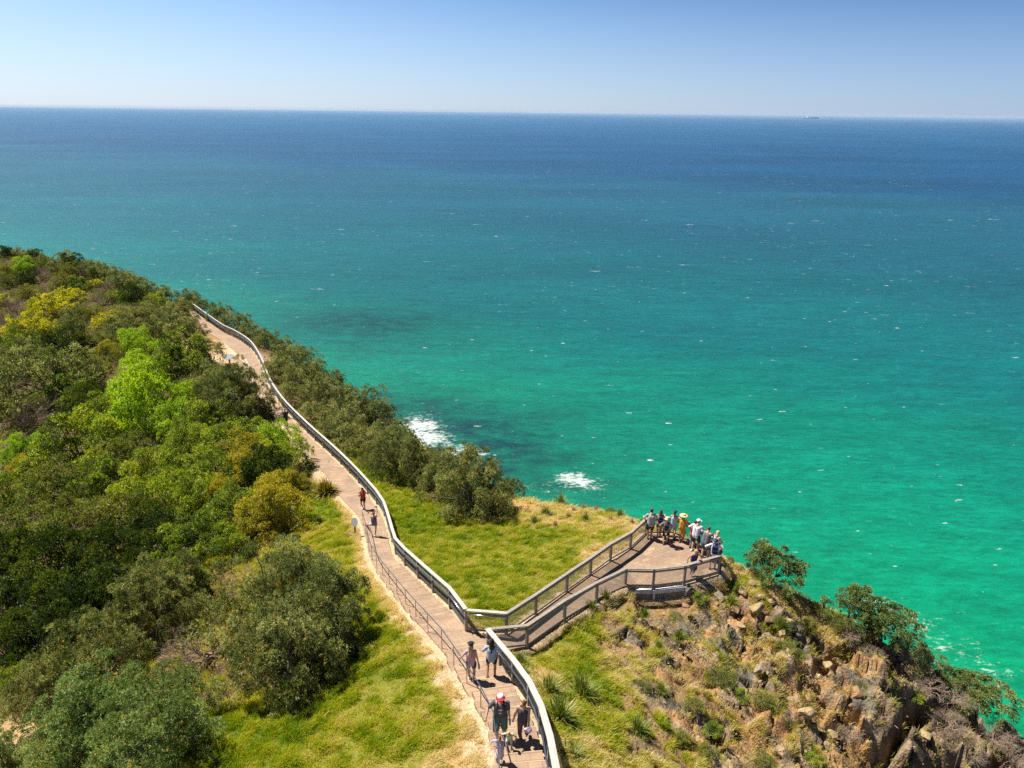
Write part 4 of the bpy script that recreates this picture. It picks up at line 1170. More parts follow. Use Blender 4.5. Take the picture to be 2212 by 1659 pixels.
# (kind, crown centre px, crown width px)
TREES = {
 "on the far hill crest": [('D', 10, 545, 30), ('B', 56, 527, 34), ('R', 26, 533, 36), ('R', 78, 536, 30), ('D', 74, 548, 28), ('O', 39, 546, 30), ('B', 120, 572, 40), ('B', 137, 550, 44), ('B', 160, 545, 28), ('B', 185, 546, 42), ('B', 205, 566, 44), ('B', 234, 562, 32), ('B', 253, 568, 34), ('B', 274, 580, 44)],
 "on the far hillside": [('O', 18, 577, 44), ('G', 52, 573, 46), ('D', 58, 600, 34), ('O', 16, 602, 46), ('O', 92, 562, 42), ('R', 90, 592, 44), ('D', 162, 564, 40), ('B', 231, 584, 50), ('B', 262, 600, 50), ('D', 214, 592, 34), ('O', 150, 585, 50), ('R', 176, 592, 40), ('O', 134, 610, 52), ('L', 172, 613, 44), ('Y', 206, 610, 28), ('R', 228, 622, 40), ('B', 299, 610, 42), ('R', 120, 640, 40), ('O', 60, 630, 44)],
 "beyond the yellow trees": [('R', 222, 648, 46), ('L', 248, 640, 38), ('D', 284, 635, 52), ('B', 318, 622, 44), ('B', 350, 628, 44), ('L', 335, 650, 44), ('B', 162, 676, 52), ('B', 156, 700, 52), ('O', 200, 674, 46), ('R', 26, 660, 62), ('Y', 6, 648, 34), ('R', 16, 690, 50)],
 "on the left hillside": [('Y', 104, 658, 84), ('Y', 148, 636, 56), ('Y', 58, 702, 78), ('Y', 96, 706, 54), ('Y', 222, 692, 48), ('Y', 243, 680, 30), ('B', 284, 686, 62), ('B', 326, 676, 60), ('B', 256, 706, 58), ('B', 326, 706, 60), ('B', 360, 686, 52), ('L', 16, 738, 64), ('L', 72, 740, 62), ('D', 136, 742, 84), ('D', 182, 746, 50), ('O', 222, 736, 56), ('K', 230, 756, 50), ('B', 395, 700, 80), ('B', 385, 665, 50), ('L', 200, 790, 70), ('L', 120, 775, 60)],
 "left of the round sign": [('G', 300, 742, 78), ('G', 360, 752, 54), ('L', 400, 760, 105), ('G', 366, 770, 66), ('R', 255, 790, 40), ('G', 312, 800, 100), ('O', 270, 760, 50), ('O', 300, 780, 50), ('L', 430, 765, 50)],
 "left of the mid path": [('Bn', 500, 848, 150), ('Bn', 540, 870, 100), ('B', 465, 820, 90), ('G', 330, 870, 165), ('G', 270, 855, 90), ('G', 380, 905, 100), ('K', 410, 850, 50), ('L', 450, 905, 110), ('L', 402, 958, 110), ('L', 500, 950, 120), ('K', 540, 975, 120), ('G', 595, 945, 95), ('L', 620, 990, 95), ('D', 580, 1010, 110), ('L', 560, 930, 60), ('D', 480, 900, 70)],
 "in the left thicket": [('B', 90, 815, 190), ('B', 60, 770, 90), ('B', 170, 800, 100), ('L', 150, 850, 90), ('R', 70, 895, 110), ('R', 120, 870, 80), ('D', 190, 870, 90), ('R', 235, 825, 44), ('L', 220, 900, 110), ('G', 250, 925, 110), ('O', 20, 860, 90), ('L', 180, 960, 170), ('O', 270, 985, 130), ('G', 40, 975, 80), ('G', 90, 960, 60), ('K', 52, 1010, 60), ('L', 340, 1000, 110), ('L', 400, 1020, 120), ('L', 470, 1020, 120), ('K', 520, 1020, 110), ('R', 300, 960, 70), ('K', 620, 1050, 80), ('K', 590, 1090, 150), ('K', 655, 1050, 50), ('K', 560, 1130, 100), ('L', 500, 1090, 110), ('K', 470, 1080, 80), ('L', 430, 1080, 110)],
 "in the deep left thicket": [('O', 120, 1050, 150), ('L', 30, 1060, 120), ('L', 210, 1040, 110), ('L', 300, 1060, 120), ('L', 360, 1080, 120), ('O', 60, 1130, 150), ('O', 160, 1120, 140), ('O', 250, 1110, 130), ('D', 330, 1140, 120), ('L', 390, 1160, 110), ('L', 450, 1160, 110), ('L', 500, 1180, 80), ('D', 30, 1210, 140), ('D', 110, 1210, 150), ('D', 220, 1200, 130), ('D', 300, 1210, 120), ('L', 370, 1230, 90), ('R', 180, 1170, 90), ('D', 60, 1290, 150), ('D', 160, 1290, 150), ('D', 250, 1280, 130), ('D', 90, 1370, 150), ('D', 20, 1400, 110), ('L', 30, 1470, 80), ('R', 10, 1240, 110), ('D', 170, 1370, 110), ('D', 420, 1270, 80), ('R', 270, 1170, 70)],  # some dark crowns put the thicket's deep shade into leaf colour
 "in the lower left clump": [('Bn', 330, 1310, 190), ('Bn', 365, 1265, 150), ('Bn', 290, 1365, 140), ('K', 322, 1290, 60), ('Bn', 200, 1440, 210), ('Bn', 120, 1500, 190), ('S', 230, 1555, 260), ('S', 355, 1540, 190), ('S', 150, 1610, 200), ('S', 315, 1620, 250), ('S', -10, 1640, 110), ('B', 210, 1370, 120)],
 "in the clump by the grass": [('Bn', 596, 1285, 235), ('Bn', 680, 1310, 220), ('Bn', 620, 1390, 250), ('Bn', 700, 1390, 150), ('Bn', 560, 1400, 110), ('Bn', 640, 1240, 150)],
 "seaward of the far path": [('B', 403, 632, 60), ('B', 432, 655, 50), ('B', 470, 665, 56), ('B', 505, 682, 62), ('B', 540, 705, 58), ('L', 530, 715, 24), ('B', 575, 728, 60), ('B', 607, 745, 56), ('B', 645, 768, 66), ('B', 680, 795, 50), ('B', 550, 690, 40), ('B', 620, 780, 70)],
 "seaward of the mid path": [('B', 605, 800, 66), ('B', 650, 815, 80), ('B', 700, 850, 80), ('B', 640, 850, 70), ('B', 690, 890, 80), ('B', 780, 870, 100), ('B', 740, 905, 90), ('B', 820, 890, 70), ('B', 720, 930, 70), ('B', 775, 950, 90), ('B', 840, 945, 100), ('Bn', 860, 985, 120), ('Bn', 905, 1010, 90), ('Bn', 800, 985, 60), ('O', 665, 800, 50), ('B', 720, 810, 50), ('B', 750, 860, 60)],
 "on the grass above the cove": [('Bn', 1015, 1050, 160), ('Bn', 962, 1030, 110), ('Bn', 1050, 1062, 115), ('A', 1106, 1044, 48), ('Bn', 940, 1000, 70)],
}
for reg, lst in TREES.items():
    for (k_, x, y, w) in lst:
        hgt_ = {'D': 1.35, 'Y': 1.0, 'Bn': 1.35, 'S': 1.2, 'G': 1.3, 'L': 1.25, 'K': 1.25, 'B': 1.2}.get(k_, 1.1)
        plant(k_, x, y, w * (.88 if k_ in 'LKGD' else .93), rs, hgt_, reg)
CL = "on the right-hand cliff"
for (k_, x, y, w, lb) in [('A', 1680, 1210, 115, "open windswept banksia alone on the ridge just right of the lookout"),
    ('A', 1845, 1322, 100, "open banksia leaning on the ridge, upper one of the right-hand row"), ('A', 1915, 1358, 110, "dense banksia on the ridge, second of the right-hand row"),
    ('Bn', 1965, 1400, 80, "low banksia on the ridge, third of the right-hand row"), ('A', 2080, 1450, 70, "small banksia against the pale surf, fourth of the right-hand row"),
    ('A', 2130, 1495, 110, "open banksia with green tufts at the ridge's lower end"), ('Bn', 2190, 1530, 100, "dense banksia at the right edge of the picture on the ridge"),
    ('B', 2010, 1430, 60, "dark banksia tucked behind the bare bushes on the ridge"), ('B', 1640, 1200, 26, "tiny banksia sprig beside the lone ridge tree"), ('Bn', 1940, 1330, 60, "banksia crown at the back of the right-hand row")]:
    plant(k_, x, y, w, rs, .95, CL, lb)
for (x, y, w) in [(2010, 1480, 70), (2060, 1505, 70), (2060, 1565, 80), (2150, 1590, 80), (2190, 1635, 80), (1830, 1370, 50), (1880, 1410, 60), (1840, 1590, 60), (2090, 1520, 60), (2190, 1570, 60), (2100, 1625, 70)]:
    plant('R', x, y, w, rs, .6, CL)
for (k_, x, y, w) in [('O', 1708, 1398, 52), ('O', 1562, 1462, 50), ('O', 1650, 1510, 50), ('L', 1582, 1263, 24), ('O', 1745, 1345, 34), ('O', 1800, 1340, 40), ('O', 1760, 1310, 30), ('O', 1690, 1345, 26), ('L', 1510, 1290, 16), ('O', 1460, 1330, 26), ('O', 1500, 1520, 40), ('L', 1545, 1575, 30), ('O', 1520, 1620, 44), ('O', 1650, 1640, 40), ('L', 1600, 1500, 22), ('L', 1760, 1640, 28), ('O', 1470, 1590, 30), ('O', 1855, 1480, 30), ('L', 1975, 1500, 30), ('O', 1390, 1480, 26), ('O', 1910, 1480, 44)]:
    plant(k_, x, y, w, rs, .75, CL)
for (k_, x, y, w, lb) in [('O', 1318, 1086, 18, "small bush on the cliff lip left of the lookout"), ('L', 1391, 1118, 16, "dark little bush right behind the lookout's left corner post"), ('O', 1575, 1196, 14, "little sprig outside the right corner of the lookout"), ('O', 440, 738, 34, "pale green bush at the inner bend of the far path"), ('O', 470, 745, 24, "small round bush on the verge of the far path")]:
    plant(k_, x, y, w, rs, .8, None, lb)

# labels: each one says which; look-alikes of a region are told apart by their order from left to right
from collections import defaultdict
ORD = ["leftmost", "second from left", "third from left", "fourth from left", "fifth from left", "sixth from left", "seventh from left", "eighth from left", "ninth from left", "tenth from left", "eleventh from left", "twelfth from left", "thirteenth from left", "fourteenth from left", "fifteenth from left", "sixteenth from left", "seventeenth from left", "eighteenth from left"]
def order_labels(items, plural):
    items.sort(key=lambda t_: t_[2])
    what = WHAT[items[0][1]][1]
    if len(items) == 1:
        items[0][0]["label"] = f"the only {what} {items[0][4]}"
    for i, it in enumerate(items) if len(items) > 1 else []:
        it[0]["label"] = f"{what} {it[4]}, {ORD[i].replace(' from left', ' from the left')}" 
    for it in items: it[0]["group"] = f"{what}s {it[4]}".replace("bushs", "bushes")
gr = defaultdict(list)
for it in PLACED:
    if it[5]: it[0]["label"] = it[5]; it[0]["group"] = "trees and bushes at the cliff edge"
    else: gr[(it[4], WHAT[it[1]][1])].append(it)
for k_, its in gr.items(): order_labels(its, "kind there")

# ------------------------------------------------------------------ strap-leaved tussocks
def make_tussock(name, seed, n=130, L=.8, w=.035, arch=.55):
    rg = np.random.RandomState(seed); V, Fc, T = [], [], []
    for i in range(n):
        a = rg.uniform(0, 6.28); el = rg.uniform(.45, 1.5); l = L * rg.uniform(.6, 1.15)
        d = np.array([math.cos(a) * math.cos(el), math.sin(a) * math.cos(el), math.sin(el)]); s = np.array([-math.sin(a), math.cos(a), 0])
        p = np.array([rg.normal() * .07, rg.normal() * .07, -.03]); b = len(V); ti = rg.uniform(.05, .95)
        for k in range(4):
            t_ = k / 3; q = p + d * l * t_; q[2] -= arch * l * t_ * t_ * math.cos(el)
            ww = w * (1 - t_ ** 2 * .9) * (.7 if k == 0 else 1)
            V += [q - s * ww / 2, q + s * ww / 2]; T += [ti, ti]
        for k in range(3): Fc.append((b + 2 * k, b + 2 * k + 1, b + 2 * k + 3, b + 2 * k + 2))
    return np_mesh(name, np.array(V), np.array(Fc), False, attrs={"tint": np.array(T)})
M_strap = leafy("strap_leaf", [(0, (.06, .09, .012)), (.5, (.17, .24, .022)), (.86, (.30, .34, .05)), (.91, (.42, .32, .15)), (1, (.50, .39, .2))], .3, .25, .012)
M_flax = leafy("golden_strap_leaf", [(0, (.05, .06, .01)), (.5, (.20, .19, .02)), (.85, (.38, .30, .04)), (1, (.45, .26, .08))], .3, .1, .01)
M_drytus = leafy("dry_tussock_leaf", [(0, (.18, .11, .05)), (.5, (.36, .24, .12)), (1, (.55, .40, .22))], .25, .3, .01)
TV = [make_tussock("tussock_%d" % i, 300 + i, 230, .85, .028, .4) for i in range(3)]
TD = [make_tussock("dry_tussock_%d" % i, 320 + i, 170, .6, .02, .8) for i in range(2)]
TF = make_tussock("flax", 340, 620, 1.0, .06, .75); TF.materials.append(M_flax)
for m_ in TV: m_.materials.append(M_strap)
for m_ in TD: m_.materials.append(M_drytus)
def tussock(me, vx, vy, wpx, name, label, group, L=.85):
    g = ground(vx, vy + wpx * .22)
    if g is None: return
    z = project(g)[2]
    o = add(name, me, None, None, label=label, cat="plant", group=group)
    s = 1.4 * wpx * z / F / (2 * L * .85); o.scale = (s, s, s * .95); o.location = tuple(map(float, g)); o.rotation_euler = (0, 0, rs.uniform(0, 6.28))
tussock(TF, 705, 1058, 58, "strap_leaf_plant", "big round golden-green strap-leaved plant beside the path bend", None, 1.0)
near_t = [(1125, 1425, 44, "behind the top of the stair fence"), (1130, 1450, 40, "beside the worn straw patch"), (1185, 1482, 66, "first of the big ones right of the stair fence"), (1258, 1484, 74, "with pale dead leaves, farther out than its neighbour"),
          (1208, 1535, 84, "largest dark one beside the stair fence"), (1232, 1625, 66, "bright green, lowest beside the stair fence"), (1378, 1568, 52, "alone on the grass well right of the stairs"), (1276, 1310, 40, "at the foot of the ramp fence, nearer one"), (1308, 1290, 44, "at the foot of the ramp fence, upper one"),
          (1393, 1325, 30, "on bare soil below the retaining wall"), (1580, 1297, 36, "hanging among the boulders under the lookout"), (1686, 1345, 42, "on the pale rocks of the ridge"), (1468, 1373, 38, "on the stony slope left of the boulders"), (1423, 1392, 30, "beside the red soil"), (1428, 1486, 34, "on the scrubby slope")]
for i, (x, y, w, lb) in enumerate(near_t):
    tussock(TV[i % 3], x, y, w, "strap_leaf_plant", "strap-leaved green tussock " + lb, "strap-leaved tussocks on the slope")
dry_t = [(1212, 1076, 26), (1262, 1082, 20), (1290, 1086, 20), (1180, 1108, 26), (1140, 1100, 24), (1240, 1100, 20), (1155, 1125, 20), (1228, 1112, 22), (1320, 1118, 20), (1340, 1108, 20), (1365, 1124, 18), (1200, 1130, 20), (1265, 1120, 20), (1100, 1100, 20),
         (1620, 1232, 22), (1640, 1248, 22), (1660, 1260, 20), (1600, 1222, 20), (1700, 1292, 22), (1740, 1312, 22), (1770, 1328, 26)]
dry_pl = []
for i, (x, y, w) in enumerate(dry_t):
    tussock(TD[i % 2] if i % 3 else TV[i % 3], x, y, w, "grass_tussock", "dry tussock in the pale grass along the cliff lip" if y < 1140 else "dry tussock on the bare ridge right of the lookout", "dry tussocks along the cliff lip", .6)

# ------------------------------------------------------------------ boulders and stones of the cliff
BK = [chipped(400 + i, (1, .8 + .1 * (i % 3), .55 + .1 * (i % 2)), 3, 16 + i) for i in range(6)]
def rock(vx, vy, wpx, mat, label, group, sink=.25, i=None, flat=1):
    g = ground(vx, vy, .0)
    if g is None: return
    z = project(g)[2]; s = wpx * z / F / 2
    o = bpy.data.objects.new("boulder" if wpx > 24 else "rock", BK[int(rs.randint(6)) if i is None else i]); COL.objects.link(o)
    if not o.data.materials: o.data.materials.append(mat)
    o.material_slots[0].link = 'OBJECT'; o.material_slots[0].material = mat
    o.location = tuple(map(float, g + [0, 0, s * sink])); o.scale = (s, s, s * flat)
    o.rotation_euler = (rs.uniform(-.4, .4), rs.uniform(-.4, .4), rs.uniform(0, 6.28))
    tag(o, label, "rock", group)
big_r = [(1530, 1270, 40, M_rockA, "grey boulder under the lookout's right corner fence"), (1490, 1278, 36, M_rockA, "dark grey boulder at the end of the retaining wall"), (1515, 1292, 34, M_rockA, "lichen-spotted boulder below the dark grey one"), (1553, 1290, 44, M_rockA, "speckled dark boulder in the middle of the outcrop"),
         (1600, 1278, 58, M_rockC, "large ochre boulder right of the outcrop's shade"), (1640, 1290, 40, M_rockC, "ochre boulder beside the large one on the ridge side"), (1622, 1262, 40, M_rockC, "flat-topped pale boulder just below the ridge"), (1580, 1255, 30, M_rockC, "small pale boulder in the corner post's shade"),
         (1632, 1316, 56, M_rockC, "broad ochre slab stepping down from the ridge"), (1590, 1318, 36, M_rockB, "rusty boulder under the ochre slab"), (1668, 1300, 34, M_rockC, "pale block at the ridge's edge"), (1660, 1340, 40, M_rockB, "rusty block half way down the outcrop"), (1600, 1352, 34, M_rockC, "pale fractured block above the gully"),
         (1700, 1350, 50, M_rockC, "smooth pale slab below the ridge tussock"), (1690, 1372, 36, M_rockC, "second smooth pale slab below the ridge tussock"), (1742, 1545, 70, M_rockC, "big lumpy boulder alone in the shaded gully"), (1850, 1500, 54, M_rockB, "orange block on the edge of the shaded face"), (1790, 1440, 48, M_rockC, "pale jagged block high on the cliff"),
         (1900, 1510, 48, M_rockC, "pale tooth of rock on the lower cliff"), (1800, 1590, 44, M_rockC, "angular pale block at the foot of the gully"), (2000, 1590, 44, M_rockC, "weathered pillar block on the lower right cliff"), (1640, 1448, 44, M_rockA, "grey ledge block in the middle of the slope"), (1480, 1310, 30, M_rockB, "brown boulder under the retaining wall")]
for (x, y, w, m_, lb) in big_r: rock(x, y, w * .8, m_, lb, "boulders of the cliff", .1)
for i in range(150):
    x, y = rs.uniform(1400, 2200), rs.uniform(1290, 1659)
    if y < 1270 + (x - 1600) * .72 + 15 or (x < 1480 and rs.rand() < .7): continue
    w = 5 + 11 * rs.rand() ** 2.5
    rock(x, y, w, [M_rockA, M_rockC, M_rockB, M_rockC][i % 4], "loose stone among many on the rocky cliff slope", "loose stones on the cliff slope", .05)
for i in range(40):
    x, y = rs.uniform(1320, 1480), rs.uniform(1340, 1560)
    rock(x, y, 4 + 7 * rs.rand() ** 2, M_rockC, "small pale stone in the scrubby grass of the slope", "small stones in the scrubby grass", .05)

# ------------------------------------------------------------------ grass
M_grass = leafy("grass_blade", [(0, (.10, .20, .004)), (.20, (.26, .36, .006)), (.40, (.42, .45, .010)), (.56, (.50, .50, .025)), (.70, (.58, .52, .10)), (.85, (.68, .55, .24)), (1, (.78, .65, .40))], .45, .0, 0, .03)
def grass_patch(name, n, boxes, hgt_, wid, seed, label, kinds, per=4, fade=None):
    rg = np.random.RandomState(seed)
    (x0, x1), (y0, y1) = boxes
    x, y = rg.uniform(x0, x1, n), rg.uniform(y0, y1, n)
    P3 = np.stack([x, y, bil(ZG, x, y)], 1)
    vx, vy, vz = project(P3)
    ok = (vx > -40) & (vx < W + 40) & (vy < H + 60) & (vz > 5)
    x, y, P3, vy = x[ok], y[ok], P3[ok], vy[ok]
    e_, _, _ = edge_dist(x, y); q = bil(pav.reshape(XX.shape), x, y)
    zw = zone_weights(x, y)
    pr = sum(zw[:, KINDS.index(k)] * v for k, v in kinds.items())
    pat = fbm(x / .42, y / .42, 95, 2)
    pr = pr * np.where(q < .35, 0, np.where(q < 1.0, .55, 1.0)) * np.where(e_ > 1.5, .15, 1.0)
    pr = pr * np.where(zw[:, KINDS.index('r')] + zw[:, KINDS.index('m')] > .4, (pat > .5) * 1.0, 1.0)
    pr = pr * (.35 + 1.3 * sstep(.3, .55, pat))
    ok = rg.rand(len(x)) < pr
    x, y, P3, zw, q = x[ok], y[ok], P3[ok], zw[ok], q[ok]
    m_ = len(x)
    # how dry each tuft is: by zone and patches
    dry = zw[:, KINDS.index('g')] * .29 + zw[:, KINDS.index('l')] * .455 + zw[:, KINDS.index('s')] * .88 + zw[:, KINDS.index('m')] * .66 + zw[:, KINDS.index('r')] * .75 + zw[:, KINDS.index('d')] * .6 + zw[:, KINDS.index('w')] * .95
    pt1 = fbm(x / 1.5, y / 1.5, 81, 4) - .5; pt2 = fbm(x / .35, y / .35, 91, 2) - .5
    lf = bil(lefty.reshape(XX.shape), x, y)
    dry = np.maximum(dry - .01 + pt1 * .85 + pt2 * .75, .13) + (sstep(1.15, .55, q) * lf + sstep(.7, .3, q)) * .55 
    tall = .35 + 2.2 * np.clip(fbm(x / .42, y / .42, 95, 2) - .30, 0, 1) + .7 * np.clip(fbm(x / 1.6, y / 1.6, 97, 2) - .4, 0, 1)
    V, T = [], []
    lean_dir = np.array([.5, -.35])
    for b in range(per):
        px = x + rg.normal(size=m_) * .045; py = y + rg.normal(size=m_) * .045; pz = P3[:, 2] - .03
        a = rg.uniform(0, 6.28, m_); h_ = hgt_ * tall * rg.uniform(.6, 1.3, m_); w_ = wid * rg.uniform(.7, 1.3, m_)
        ln = rg.normal(size=(m_, 2)) * .38 + lean_dir * .5
        sx_, sy_ = np.cos(a) * w_ / 2, np.sin(a) * w_ / 2
        A_ = np.stack([px - sx_, py - sy_, pz], 1); B_ = np.stack([px + sx_, py + sy_, pz], 1)
        M1 = np.stack([px + ln[:, 0] * h_ * .35 - sx_ * .7, py + ln[:, 1] * h_ * .35 - sy_ * .7, pz + h_ * .62], 1); M2 = M1 + np.stack([sx_ * 1.4, sy_ * 1.4, 0 * sx_], 1)
        Tp = np.stack([px + ln[:, 0] * h_, py + ln[:, 1] * h_, pz + h_ * .95], 1)
        V.append(np.stack([A_, B_, M2, M1, Tp], 1)); T.append(np.clip(dry + rg.normal(size=m_) * .16, .0, 1))
    V = np.concatenate(V); T = np.concatenate(T); nb = len(V)
    b = np.arange(nb) * 5
    tri = np.concatenate([np.stack([b, b + 1, b + 2], 1), np.stack([b, b + 2, b + 3], 1), np.stack([b + 3, b + 2, b + 4], 1)])
    return add(name, np_mesh(name, V.reshape(-1, 3), tri, False, attrs={"tint": np.repeat(T, 5)}), None, M_grass, label=label, kind="stuff")
KD = dict(g=1, l=1, s=.9, m=.5, r=.14, d=.12, w=.05)
grass_patch("grass", 420000, ((-19, 13), (11.5, 40)), .21, .017, 1, "lush and dry grass on the near slopes", KD, 4)
grass_patch("grass", 190000, ((-32, 16), (38, 66)), .25, .028, 2, "grass beside the path and above the cove", KD, 3)
grass_patch("grass", 60000, ((9, 32), (17, 40)), .20, .022, 3, "sparse dry grass on the rocky ridge", dict(g=1, l=1, s=1, m=.5, r=.22, d=0, w=0), 4)
# leaf litter and twigs under the trees
def litter(n, box, seed):
    rg = np.random.RandomState(seed); (x0, x1), (y0, y1) = box
    x, y = rg.uniform(x0, x1, n), rg.uniform(y0, y1, n); zw = zone_weights(x, y); ok = rg.rand(n) < zw[:, KINDS.index('d')] * .9 + zw[:, KINDS.index('r')] * .25
    x, y = x[ok], y[ok]; P = np.stack([x, y, bil(ZG, x, y) + .02], 1)
    D = unit(rg.normal(size=(len(x), 3)) * [1, 1, .35])
    V, Fc, T = leaf_cloud(P, D, rg.uniform(.10, .28, len(x)), rg.uniform(.03, .07, len(x)), rg.rand(len(x)), rg)
    add("leaf_litter", np_mesh("leaf_litter", V, Fc, False, attrs={"tint": T}), None, M_drytus, label="brown fallen leaves and twigs under the trees and on the slope", kind="stuff")
litter(60000, ((-40, 30), (12, 60)), 9)

def undergrowth(n, box, seed, lim):
    rg = np.random.RandomState(seed); (x0, x1), (y0, y1) = box
    x, y = rg.uniform(x0, x1, n), rg.uniform(y0, y1, n); zw = zone_weights(x, y); e_, _, _ = edge_dist(x, y)
    q = bil(pav.reshape(XX.shape), x, y); patch = fbm(x / 3, y / 3, 200, 3)
    ok = (rg.rand(n) < zw[:, KINDS.index('d')] * 1.1) & (q > .9) & (e_ < 14) & (patch > lim) & ((q > 1.5) | (q > 50))
    x, y, patch = x[ok], y[ok], patch[ok]; k = 26
    c = np.repeat(np.stack([x, y, bil(ZG, x, y) + .12 + .5 * rg.rand(len(x)) * np.clip((patch - lim) * 5, .1, 1)], 1), k, 0)
    d = unit(rg.normal(size=(len(c), 3)) + [0, 0, .3]); r = np.repeat(rg.uniform(.2, .6, len(x)), k)[:, None]
    P = c + d * r * np.array([1, 1, .6]); T = np.clip(np.repeat(rg.uniform(.15, .75, len(x)), k) + rg.normal(size=len(c)) * .12, 0, .93)
    V, Fc, T = leaf_cloud(P, unit(d + rg.normal(size=d.shape) * .6), rg.uniform(.16, .34, len(c)), rg.uniform(.06, .14, len(c)), T, rg)
    add("undergrowth", np_mesh("undergrowth", V, Fc, False, attrs={"tint": T}), None, M_leaf['O'], label="low tangled scrub covering the ground between the trees", kind="stuff")
undergrowth(3000, ((-60, -8), (24, 75)), 11, .52)
undergrowth(22000, ((-140, -20), (60, 185)), 12, .33)

# the bare fallen limb in the gap of the big banksias
g = ground(455, 1430)
o = add("fallen_branch", VAR['R'][1][1], None, None, label="pale bare fallen branch lying in the gap between the big banksias", cat="branch")
o.location = tuple(map(float, g + [0, 0, .25])); o.rotation_euler = (.3, -1.35, .5); o.scale = (.75, .75, .8)
# ------------------------------------------------------------------ people
def cone_seg(bm, a, b, ra, rb, n=12):
    a, b = Vector(a), Vector(b); d = b - a; L = d.length
    if L < 1e-5: L = 1e-5; d = Vector((0, 0, 1e-5))
    q = d.to_track_quat('Z', 'Y').to_matrix()
    rings = []
    prof = []
    for k in range(5):
        t_ = math.pi / 2 * (1 - k / 4); prof.append((-math.sin(t_) * ra, math.cos(t_) * ra))
    for k in range(5):
        t_ = math.pi / 2 * (k / 4); prof.append((L + math.sin(t_) * rb, math.cos(t_) * rb))
    for z, r in prof:
        r = max(r, 1e-4)
        rings.append([bm.verts.new(a + q @ Vector((r * math.cos(2 * math.pi * j / n), r * math.sin(2 * math.pi * j / n), z))) for j in range(n)])
    for i in range(len(rings) - 1):
        for j in range(n):
            bm.faces.new((rings[i][j], rings[i][(j + 1) % n], rings[i + 1][(j + 1) % n], rings[i + 1][j]))
    bm.faces.new(rings[0][::-1]); bm.faces.new(rings[-1])

def ellip(bm, c, r, rot=None, sub=2):
    ret = bmesh.ops.create_icosphere(bm, subdivisions=sub, radius=1)
    for v in ret['verts']:
        p = Vector((v.co.x * r[0], v.co.y * r[1], v.co.z * r[2]))
        if rot is not None: p = rot @ p
        v.co = p + Vector(c)

def fuse(name, build, voxel=.010, smooth=2, fac=.5):
    """run build(bm), then weld everything it made into one continuous skin"""
    bm = bmesh.new(); build(bm)
    me = bpy.data.meshes.new(name + "_raw"); bm.to_mesh(me); bm.free()
    ob = bpy.data.objects.new("tmp_fuse", me); COL.objects.link(ob)
    r = ob.modifiers.new("r", 'REMESH'); r.mode = 'VOXEL'; r.voxel_size = voxel; r.use_smooth_shade = True
    if smooth:
        s = ob.modifiers.new("s", 'SMOOTH'); s.factor = fac; s.iterations = smooth
    dg = bpy.context.evaluated_depsgraph_get(); dg.update()
    out = bpy.data.meshes.new_from_object(ob.evaluated_get(dg)); out.name = name
    out.materials.clear()
    bpy.data.objects.remove(ob); bpy.data.meshes.remove(me)
    return out

def ik(a, c, l1, l2, hint):
    a, c, hint = Vector(a), Vector(c), Vector(hint)
    d = c - a; L = min(d.length, (l1 + l2) * .999); dn = d.normalized()
    c2 = a + dn * L
    x = (l1 * l1 - l2 * l2 + L * L) / (2 * L); h = math.sqrt(max(l1 * l1 - x * x, 0))
    hp = hint - dn * hint.dot(dn)
    hp = hp.normalized() if hp.length > 1e-4 else Vector((1, 0, 0))
    return a + dn * x + hp * h, c2

_M = {}
def cloth(rgb, rough=.85, name="cloth"):
    k = (rgb, name)
    if k not in _M:
        t = NT(name); tc = t.n("ShaderNodeTexCoord").outputs["Object"]
        n1 = t.noise(tc, 9, 4, .6)
        c = t.ramp(n1, [(.3, tuple(v * .82 for v in rgb)), (.7, tuple(min(v * 1.12, .9) for v in rgb))])
        _M[k] = t.done(t.principled(c, rough, .2, t.bump(n1, .35, .02)))
    return _M[k]
SKIN = [cloth((.56, .33, .22), .55, "skin_light"), cloth((.45, .25, .155), .55, "skin_tanned")]
HAIRC = {'blond': (.50, .34, .15), 'brown': (.12, .06, .03), 'dark': (.03, .02, .017), 'fair': (.62, .46, .25), 'auburn': (.16, .07, .03)}

